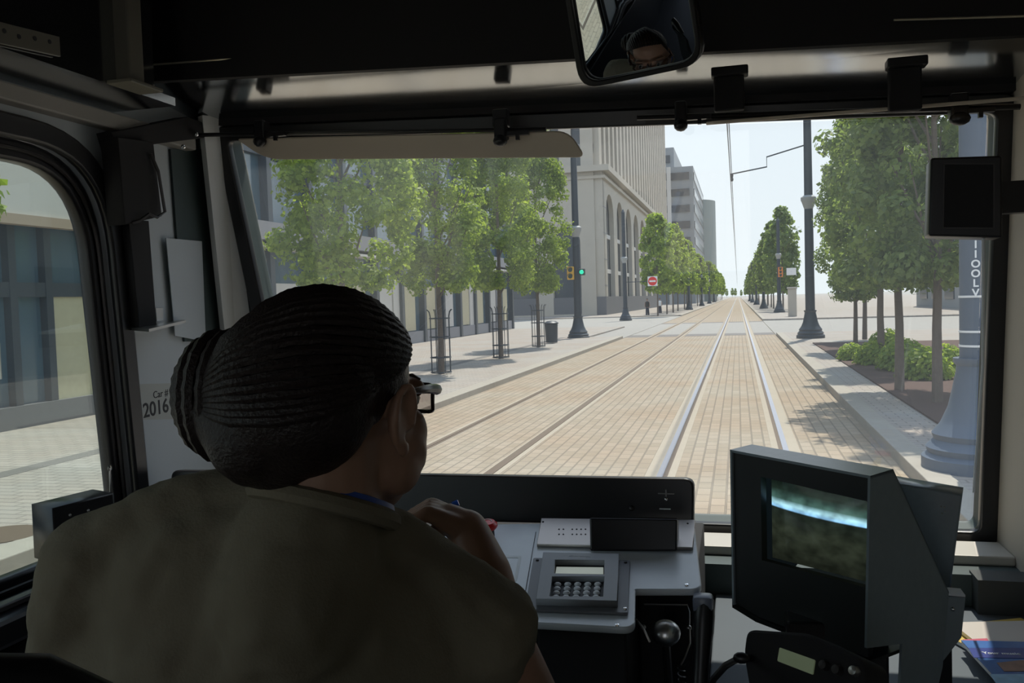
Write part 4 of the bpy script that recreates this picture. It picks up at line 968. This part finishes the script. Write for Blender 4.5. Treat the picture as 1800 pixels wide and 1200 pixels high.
# angle bracket right of monitor
t = empty('angle_bracket', C(1680, 1080, 1.3), 'small grey angle bracket with a screw right of the monitor case', 'bracket')
s3 = Plane(C(1680, 1080, 1.30), (1, -.2, 0), Z)
plate('web', s3, [s3.uv(1664, 1048), s3.uv(1697, 1050), s3.uv(1690, 1120), s3.uv(1655, 1165)], th=.006, h=-.006, m=M['mongrey'], parent=t)
bm = B(); ball(bm, s3.hit(1675, 1070), .004); fin('screw', bm, M['chrome'], t, True)
bm = B(); prism(bm, [s3.hit(1664, 1046), s3.hit(1697, 1049), s3.hit(1697, 1049) + Vector((0, .03, 0)), s3.hit(1664, 1046) + Vector((0, .03, 0))], (0, 0, .003)); fin('flange', bm, M['lineart'], t)
# radio with small display below
t = empty('radio_unit', C(1400, 1160, 1.0), 'black radio unit with a dim greenish display in front of the monitor', 'radio')
rq = Plane(C(1400, 1160, 1.06), MP.ux, (MP.n * -.5 + Z))
if rq.n.dot(CP - rq.o) < 0: rq = Plane(rq.o, -MP.ux, (MP.n * -.5 + Z))
rb = [rq.uv(1312, 1105), rq.uv(1420, 1112), rq.uv(1520, 1160), rq.uv(1520, 1290), rq.uv(1320, 1230), rq.uv(1306, 1150)]
plate('body', rq, rounded(rb, .012), th=.05, h=-.05, bev=.004, m=M['blackm'], parent=t)
lc = [rq.uv(1372, 1138), rq.uv(1434, 1160), rq.uv(1430, 1186), rq.uv(1368, 1162)]
plate('display', rq, rounded(lc, .002), th=.002, h=0, m=mat('radio_lcd', (.28, .34, .20), .3, emit=.12), parent=t)
for q in ((1452, 1170), (1475, 1178), (1505, 1180)):
    bm = B(); lathe(bm, [(0, 0), (.006, 0), (.005, .008), (0, .009)], rq.hit(*q), rq.n, 14); fin('knob', bm, M['darkm'] if q[0] < 1500 else M['steel'], t, True)
pc = rq.at(*rq.uv(1312, 1150), -.02); bm = B(); tube(bm, [pc, C(1296, 1158, 1.06), C(1275, 1170, 1.07), C(1255, 1192, 1.08), C(1235, 1235, 1.1), C(1230, 1320, 1.12)], .0045, 8); fin('cable', bm, M['black'], t, True)
bm = B(); ball(bm, C(1303, 1156, 1.06), (.01, .007, .007)); fin('plug', bm, M['black'], t, True)
# magazines
MG = 1.342
mags = [((1645, 1100), (1850, 1103), (1900, 1260), (1700, 1260), (.75, .72, .66), 'pale magazine on top of the pile with a red title block'),
        ((1668, 1150), (1850, 1118), (1900, 1280), (1740, 1290), (.10, .22, .50), 'blue covered magazine in front of the pile on the side desk')]
def gz(px, py, z): return G(px, py, z)
def mag(z, ctr, rot, w_, h_, m_, label, grp='magazines on the side desk'):
    t = empty('magazine', ctr, label, 'magazine', grp); rt = Matrix.Rotation(rot, 3, 'Z')
    bm = B(); box(bm, (ctr.x, ctr.y, z + .003), (w_, h_, .006), rt); fin('pages', bm, M['lineart'], t)
    bm = B(); box(bm, (ctr.x, ctr.y, z + .0068), (w_ + .001, h_ + .001, .0012), rt); fin('cover', bm, m_, t)
    return t, Plane((ctr.x, ctr.y, z + .0075), rt @ X, rt @ Y)
cA = G(1690, 1105, MG); 
print('MAG', cA, G(1800, 1105, MG), G(1700, 1200, MG), G(1800, 1200, MG))
crm = mat('cover_cream', (.66, .60, .55), .3); blu = mat('cover_blue', (.07, .17, .45), .25, var=.3, vscale=20); pnk = mat('cover_pink', (.55, .10, .16), .4); yel = mat('cover_yellow', (.7, .5, .12), .4)
m0, _ = mag(MG, Vector((.50, 1.14, MG)) * 1, 0, .01, .01, crm, 'x')
for ch in list(m0.children): bpy.data.objects.remove(ch)
bpy.data.objects.remove(m0)
tl, tr_, bl_ = G(1640, 1108, MG), G(1800, 1104, MG), G(1700, 1200, MG)
rA = math.atan2((tr_ - tl).y, (tr_ - tl).x)
def magat(corner, rot, z, m_, label, w_=.19, h_=.26):
    rt = Matrix.Rotation(rot, 3, 'Z'); c = corner + rt @ Vector((w_ / 2, -h_ / 2, 0)); c.z = z; return mag(z, c, rot, w_, h_, m_, label)
magat(G(1640, 1108, MG), .42, MG, yel, 'open magazine at the bottom of the pile with yellow and orange edge')
tA, pA = magat(G(1672, 1100, MG + .009), .22, MG + .009, crm, 'cream magazine with a red title block lying across the pile')
tB, pB2 = magat(G(1690, 1132, MG + .018), .10, MG + .018, blu, 'blue magazine on top of the pile reading Your music')
b4 = [pA.uv(1692, 1124), pA.uv(1735, 1122), pA.uv(1742, 1133), pA.uv(1700, 1135)]
plate('title_block', pA, b4, th=.0005, h=.0002, m=pnk, parent=tA)
plate('title_band', pB2, [pB2.uv(1702, 1139), pB2.uv(1860, 1139), pB2.uv(1865, 1158), pB2.uv(1712, 1156)], th=.0005, h=.0002, m=mat('cover_indigo', (.05, .07, .28), .3), parent=tB)
u, v = pB2.uv(1760, 1149); text('title', 'Your music', pB2, (u, v), .013, M['lineart'], tB, h=.001, bold=.0002)
plate('photo', pB2, [pB2.uv(1752, 1165), pB2.uv(1800, 1160), pB2.uv(1812, 1180), pB2.uv(1765, 1180)], th=.0005, h=.0002, m=mat('cover_brown', (.25, .12, .08), .4, var=.5, vscale=60), parent=tB)
plate('photo', pB2, [pB2.uv(1740, 1185), pB2.uv(1850, 1185), pB2.uv(1860, 1215), pB2.uv(1760, 1215)], th=.0005, h=.0002, m=mat('cover_sky', (.25, .45, .65), .4, var=.4, vscale=50), parent=tB)

#==DRIVER==
def cone(bm, p0, r0, p1, r1):
    p0, p1 = Vector(p0), Vector(p1); ball(bm, p0, r0); ball(bm, p1, r1)
    tube(bm, [p0, p1], [r0 * .995, r1 * .995], 16)
def chain(bm, pts):
    for a, b_ in zip(pts, pts[1:]): cone(bm, a[0], a[1], b_[0], b_[1])
def solid(name, bm, vox, m_, parent, sm=8, disp=None):
    me = bpy.data.meshes.new(name); bm.to_mesh(me); bm.free()
    o = bpy.data.objects.new('tmp', me); COL.objects.link(o)
    md = o.modifiers.new('r', 'REMESH'); md.mode = 'VOXEL'; md.voxel_size = vox; md.use_smooth_shade = True
    s_ = o.modifiers.new('s', 'SMOOTH'); s_.factor = .5; s_.iterations = sm
    if disp:
        for k_, (st, sc) in enumerate(disp):
            tx = bpy.data.textures.new('folds%d' % k_, 'CLOUDS'); tx.noise_scale = sc; d = o.modifiers.new('d', 'DISPLACE'); d.texture = tx; d.strength = st; d.mid_level = .5; d.texture_coords = 'GLOBAL'
    dg = bpy.context.evaluated_depsgraph_get(); m2 = bpy.data.meshes.new_from_object(o.evaluated_get(dg)); m2.name = name
    bpy.data.objects.remove(o)
    return link(name, m2, m_, parent, True)
CR = CM.copy()                          # camera axes used only to read positions off the photograph
cx, cy, cz = CR @ X, CR @ Y, -(CR @ Z)  # right, up, away
def rotm(ax, ay, az): return Matrix((ax, ay, az)).transposed()
# head frame: turned to the right of the camera direction and slightly down
hc = C(594, 712, .90)
ang = math.radians(28)
hf = (cz * math.cos(ang) + cx * math.sin(ang)); hf.z = -.06; hf.normalize()
hr = hf.cross(Z).normalized(); hu = hr.cross(hf).normalized()
def H(r, u, f): return hc + hr * r + hu * u + hf * f
HR = rotm(hr, hf, hu)                   # ellipsoid axes (right, forward, up)
pelv = C(470, 1930, .93); pelv.z = max(pelv.z, 1.22)
shl, shr = C(180, 1005, .93), C(846, 1108, .93)
ell, wrl = C(135, 1500, 1.02), C(330, 1330, 1.30)
elr, wrr = C(968, 1325, 1.02), C(822, 930, 1.15)
t = empty('person', (pelv.x, pelv.y, .72), 'person seated at the console, seen from behind in khaki T-shirt and glasses, one hand raised', 'person')
bm = B()
ball(bm, H(0, .028, -.012), (.074, .092, .088), HR, 3)
ball(bm, H(0, -.035, .030), (.064, .060, .082), HR, 3)
ball(bm, H(0, -.083, .042), (.047, .045, .036), HR, 3)
ball(bm, H(0, -.104, .072), (.021, .018, .016), HR)
for s in (-1, 1):
    ball(bm, H(s * .038, -.030, .062), (.027, .026, .030), HR); ball(bm, H(s * .044, -.050, .052), (.025, .030, .034), HR)
    ball(bm, H(s * .046, -.066, .036), (.024, .035, .030), HR)
    cone(bm, H(s * .015, .018, .088), .012, H(s * .045, .016, .074), .011)
    # ear: helix, lobe, bowl
    ec = H(s * .076, -.012, -.004)
    hp = []
    for k in range(11):
        a = math.radians(-70 + k * 27); hp.append((ec + hr * s * (.010 + .004 * math.sin(a)) + hf * (-.016 * math.cos(a) - .002) + hu * (.030 * math.sin(a) + .004), .0048))
    chain(bm, hp)
    ball(bm, ec + hr * s * .006 - hu * .028 + hf * .002, (.006, .009, .010), HR)
    ball(bm, ec + hr * s * .004 - hf * .004, (.007, .015, .027), HR)
    ball(bm, ec + hr * s * .006 + hf * .010 - hu * .006, (.005, .004, .007), HR)
cone(bm, H(0, .006, .084), .009, H(0, -.030, .100), .012)
for s in (-1, 1): ball(bm, H(s * .012, -.034, .091), .009)
cone(bm, H(-.018, -.058, .088), .007, H(.018, -.058, .088), .007); cone(bm, H(-.016, -.069, .087), .008, H(.016, -.069, .087), .008)
nb = C(568, 888, .905)
chain(bm, [(H(0, -.03, -.02), .056), (H(.0, -.10, -.018), .054), (nb, .060)])
chain(bm, [(nb, .062), (C(490, 1100, .95), .085), (C(480, 1400, .94), .10), (pelv, .12)])
chain(bm, [(nb, .054), (C(420, 920, .935), .036), (C(280, 950, .935), .036), (shl, .046), (ell, .038), (wrl, .026)]); chain(bm, [(nb, .054), (C(680, 990, .935), .034), (C(780, 1050, .935), .034), (shr, .046), (elr, .040), (C(872, 1112, 1.10), .041), (C(850, 1010, 1.12), .037), (wrr, .027)])
# hands
def hand(w_, kn, lat, nrm_, fing, thumb):
    pc_ = (w_ + kn) / 2
    cone(bm, w_, .024, w_ * .5 + kn * .5, .021)
    for k in range(4):
        o_ = lat * (.030 - .020 * k); b_ = kn + o_
        cone(bm, w_ + o_ * .45, .017, b_, .0105)
        L = [.9, 1.0, .95, .78][k]; pts = [(b_, .0100)]
        cur = b_
        for (dv, ln, rr_) in fing: cur = cur + (dv + lat * (.10 - .07 * k)) * ln * L; pts.append((cur, rr_))
        chain(bm, pts)
    cur = w_ * .65 + kn * .35 + lat * .026; pts = [(cur, .014)]
    for (dv, ln, rr_) in thumb: cur = cur + dv * ln; pts.append((cur, rr_))
    chain(bm, pts)
kn = C(755, 893, 1.155)
hand(wrr, kn, cz, cy, [((-cx * .85 - cy * .5).normalized(), .040, .0092), ((-cx * .25 - cy * .95).normalized(), .026, .0085), ((cx * .5 - cy * .8).normalized(), .020, .0075)],
     [((-cx * .8 - cy * .55 - cz * .2).normalized(), .034, .0115), ((-cx * .75 - cy * .3).normalized(), .028, .0095)])
lk = wrl + Vector((.03, .08, -.01))
hand(wrl, lk, Vector((1, -.2, 0)).normalized() * -1, Z, [(Vector((.1, .9, -.3)).normalized(), .040, .009), (Vector((.1, .7, -.7)).normalized(), .026, .0085), (Vector((0, .2, -1)), .02, .0075)],
     [(Vector((.7, .6, 0)).normalized(), .034, .011), (Vector((.3, .9, -.1)).normalized(), .028, .0095)])
hipl, hipr = pelv + Vector((-.09, .05, -.02)), pelv + Vector((.09, .05, -.02))
knl, knr = pelv + Vector((-.14, .44, .02)), pelv + Vector((.14, .42, .02))
ftl, ftr = Vector((knl.x, knl.y + .05, .79)), Vector((knr.x, knr.y + .08, .79))
for a, b_, c in ((hipl, knl, ftl), (hipr, knr, ftr)):
    chain(bm, [(a, .085), (b_, .055), (c, .036)]); chain(bm, [(c, .034), (c + Vector((0, .14, -.02)), .028)])
solid('body', bm, .0042, M['skin'], t, 5)
# shirt
cctr = H(0, -.10, -.018) * .40 + nb * .60; cnrm = (Z * .93 + Y * .34 + cx * .16).normalized()
bm = B()
sr = Matrix.Rotation(math.radians(-7), 3, 'Z')
def EC(px, py, d, rx_, ry_, rz_, roll=0):
    a = math.radians(roll); ax = cx * math.cos(a) + cy * math.sin(a); ay = cy * math.cos(a) - cx * math.sin(a)
    ball(bm, C(px, py, d), (rx_, rz_, ry_), rotm(ax, cz, ay), 3)
EC(480, 1075, .93, .205, .140, .105, -9)
EC(500, 1230, .93, .225, .22, .125, -5); EC(490, 1480, .93, .20, .26, .13)
chain(bm, [(C(556, 912, .915), .058), (C(420, 905, .93), .052), (C(280, 930, .93), .052), (shl, .062)])
chain(bm, [(C(562, 914, .915), .058), (C(680, 975, .93), .050), (C(780, 1035, .93), .050), (shr, .058)])
cone(bm, cctr - cnrm * .095, .090, cctr - cnrm * .046, .082)
chain(bm, [(shl, .064), (C(158, 1150, .95), .062), (C(142, 1330, .98), .056)])
chain(bm, [(shr, .060), (C(850, 1145, .96), .058)])
chain(bm, [(C(480, 1500, .93), .15), (pelv + Vector((0, 0, .04)), .145)])
solid('t_shirt', bm, .006, M['shirt'], t, 8, [(.016, .09), (.008, .035)])
# collar
bm = B(); cl = []
s1 = cnrm.cross(Y).normalized(); s2 = cnrm.cross(s1)
def ringp(r_, h_): return [cctr + cnrm * h_ + s1 * r_ * math.cos(2 * PI * k / 32) + s2 * r_ * math.sin(2 * PI * k / 32) for k in range(32)]
tube(bm, ringp(.0705, .0), .010, 8, True); fin('collar', bm, M['shirt'], t, True)
bm = B(); tube(bm, ringp(.0655, .011), .0055, 6, True); fin('lanyard', bm, M['blue'], t, True)
# trousers and shoes
bm = B()
chain(bm, [(pelv + Vector((0, 0, .02)), .135), (pelv + Vector((0, .03, 0)), .13)])
for a, b_, c in ((hipl, knl, ftl), (hipr, knr, ftr)): chain(bm, [(a, .10), (b_, .068), (c + Vector((0, 0, .07)), .06)])
solid('trousers', bm, .008, M['trousers'], t, 6, [(.012, .08)])
for c in (ftl, ftr):
    bm = B(); chain(bm, [(c + Vector((0, -.02, -.015)), .044), (c + Vector((0, .08, -.025)), .042), (c + Vector((0, .16, -.03)), .036)])
    for v in bm.verts: v.co.z = max(v.co.z, .7215)
    fin('shoe', bm, M['shoe'], t, True)
# hair
bm = B()
ball(bm, H(0, .034, -.022), (.082, .094, .080), HR, 3)
ball(bm, H(-.004, .012, -.062), (.086, .068, .082), HR, 3)
ball(bm, H(-.022, -.022, -.066), (.066, .050, .058), HR, 3)
bun = C(392, 695, .865)
ball(bm, bun, (.042, .038, .056), rotm(cx, cz, cy), 3)
chain(bm, [(H(-.03, -.03, -.085), .045), (bun, .040), (C(408, 770, .865), .026)])
solid('hair', bm, .0045, M['hair'], t, 6, [(.004, .03)])
# braids swept from the hairline back to the bun
EL = [((0, .034, -.022), (.082, .080, .094)), ((-.004, .012, -.062), (.086, .082, .068)), ((-.022, -.022, -.066), (.066, .058, .050))]
HO = Vector((0, .02, -.035))
def surf(d):
    best = .05
    for c_, r_ in EL:
        o_ = [(HO[k] - c_[k]) / r_[k] for k in range(3)]; q = [d[k] / r_[k] for k in range(3)]
        A = sum(x * x for x in q); Bq = 2 * sum(x * y for x, y in zip(o_, q)); Cq = sum(x * x for x in o_) - 1
        D = Bq * Bq - 4 * A * Cq
        if D > 0: best = max(best, (-Bq + math.sqrt(D)) / (2 * A))
    return best
bl_ = bun - hc; bl_ = Vector((bl_.dot(hr), bl_.dot(hu), bl_.dot(hf))); bdir = (bl_ - HO).normalized()
for i in range(44):
    bm = B(); a = math.radians(-98 + 196 * i / 43)
    st = Vector((math.sin(a) * .95, .62 - .50 * abs(math.sin(a)) ** 2, math.cos(a) * .80)).normalized()
    mid = Vector((math.sin(a) * .85, .95 * max(0, math.cos(a)) - .25, -.45)).normalized()
    pts = []; rr_ = []
    for k in range(25):
        s_ = k / 24
        d = (st * (1 - s_) ** 2 + mid * 2 * s_ * (1 - s_) * .8 + bdir * s_ ** 2).normalized()
        p = H(*(HO + d * (surf(d) + .0035)))
        if s_ > .8: p = p.lerp(bun + cx * .03 * math.cos(i * 1.3) + cy * .035 * math.sin(i * 1.3) - cz * .02, ((s_ - .8) / .2) ** 1.3)
        pts.append(p); rr_.append(.0040 + .0014 * (k % 2))
    tube(bm, pts, rr_, 6); fin('braid', bm, M['hair'], t, True)
bax = (cx * .9 - cz * .35).normalized(); bu_ = cy; bw = bax.cross(bu_).normalized()
for i in range(8):
    bm = B(); pts = []; rr_ = []; la = math.radians(-70 + i * 20)
    for k in range(44):
        a = k / 44 * 2 * PI
        pts.append(bun - bax * .044 * math.sin(la) + (bw * .040 * math.cos(a) + bu_ * .060 * math.sin(a)) * math.cos(la)); rr_.append(.0062 + .0012 * (k % 2))
    tube(bm, pts, rr_, 6, True); fin('braid', bm, M['hair'], t, True)
# glasses
gr = mat('glasses_dark', (.05, .025, .02), .2)
g = []
for s in (-1, 1):
    bm = B(); tube(bm, [H(s * .084, .012, -.012), H(s * .086, .016, .010), H(s * .077, .016, .055), H(s * .068, .014, .080)], [.002, .0032, .005, .006], 8); fin('temple', bm, gr, t, True)
    lc_ = H(s * .036, .004, .094); ring = []
    for k in range(20):
        a = 2 * PI * k / 20; c_, s_ = math.cos(a), math.sin(a)
        ring.append(lc_ + hr * .032 * math.copysign(abs(c_) ** .6, c_) + hu * .015 * math.copysign(abs(s_) ** .6, s_) - hf * (.022 * max(0, c_ * s) ** 1.5))
    bm = B(); tube(bm, ring, .0022, 6, True); lf_ = fin('lens_frame', bm, gr, t, True)
    bm = B(); c0 = bm.verts.new(lc_ + hf * .002); rv = [bm.verts.new(p) for p in ring]
    for k in range(20): bm.faces.new((c0, rv[k], rv[(k + 1) % 20]))
    fin('lens', bm, glass_mat('lens_glass%d' % s, (.5, .45, .42), .02), lf_, True)
    bm = B(); ball(bm, H(s * .034, .004, .079), .0115); ey_ = fin('eye', bm, M['eyew'], t, True)
    bm = B(); ball(bm, H(s * .034, .004, .0872), .0052); fin('iris', bm, M['ink'], ey_, True)
    bm = B(); tube(bm, [H(s * .018, .026, .086), H(s * .034, .029, .083), H(s * .050, .025, .075)], [.0015, .002, .001], 6); fin('eyebrow', bm, M['hair'], t, True)
bm = B(); tube(bm, [H(-.010, .006, .094), H(0, .009, .096), H(.010, .006, .094)], .002, 6); fin('bridge', bm, gr, t, True)
# things in the hand
t = empty('white_stick', C(735, 930, 1.10), 'short white stick held under the raised hand', 'stick')
bm = B(); tube(bm, [C(715, 940, 1.13), C(738, 926, 1.13)], [.0022, .0028], 8); ball(bm, C(739, 925, 1.13), .0038); fin('stick', bm, M['lineart'], t, True)
t = empty('pen', C(800, 884, 1.17), 'blue pen tip sticking out above the raised wrist', 'pen')
bm = B(); tube(bm, [C(745, 905, 1.17), C(795, 887, 1.17)], .003, 8); fin('barrel', bm, M['blue'], t, True)
bm = B(); tube(bm, [C(796, 887, 1.17), C(806, 883, 1.17)], .0042, 8); fin('cap', bm, mat('pen_blue', (.02, .15, .8), .3), t, True)
# seat
t = empty('driver_chair', (pelv.x, pelv.y, .72), 'dark driver seat under and behind the sitting person', 'seat')
bm = B(); box(bm, (pelv.x, pelv.y + .12, pelv.z - .19), (.50, .52, .10), None, .03); fin('cushion', bm, M['blackm'], t, True)
rb2 = Matrix.Rotation(math.radians(6), 3, 'X')
bm = B(); box(bm, (pelv.x, pelv.y - .205, pelv.z + .10), (.46, .07, .42), rb2, .03); fin('backrest', bm, M['blackm'], t, True)
bm = B(); lathe(bm, [(0, 0), (.2, 0), (.2, .03), (.05, .05), (.05, pelv.z - .96), (.0, pelv.z - .96)], (pelv.x, pelv.y + .1, .721)); fin('pedestal', bm, M['darkm'], t, True)
# padded ledge low on the left
t = empty('padded_ledge', C(60, 1165, .5), 'dark padded ledge with a grey top edge in the bottom left corner', 'ledge')
e0, e1_ = C(-120, 1150, .42), C(235, 1165, .46)
bm = B(); tube(bm, [e0 - cy * .02, C(60, 1150, .44) - cy * .02, e1_ - cy * .035], [.02, .02, .016], 14); fin('roll', bm, M['rubber'], t, True)
bm = B(); prism(bm, [e0 - cy * .03, e1_ - cy * .04, e1_ - Z * .4, e0 - Z * .4], cz * .03); fin('panel', bm, M['blackm'], t)
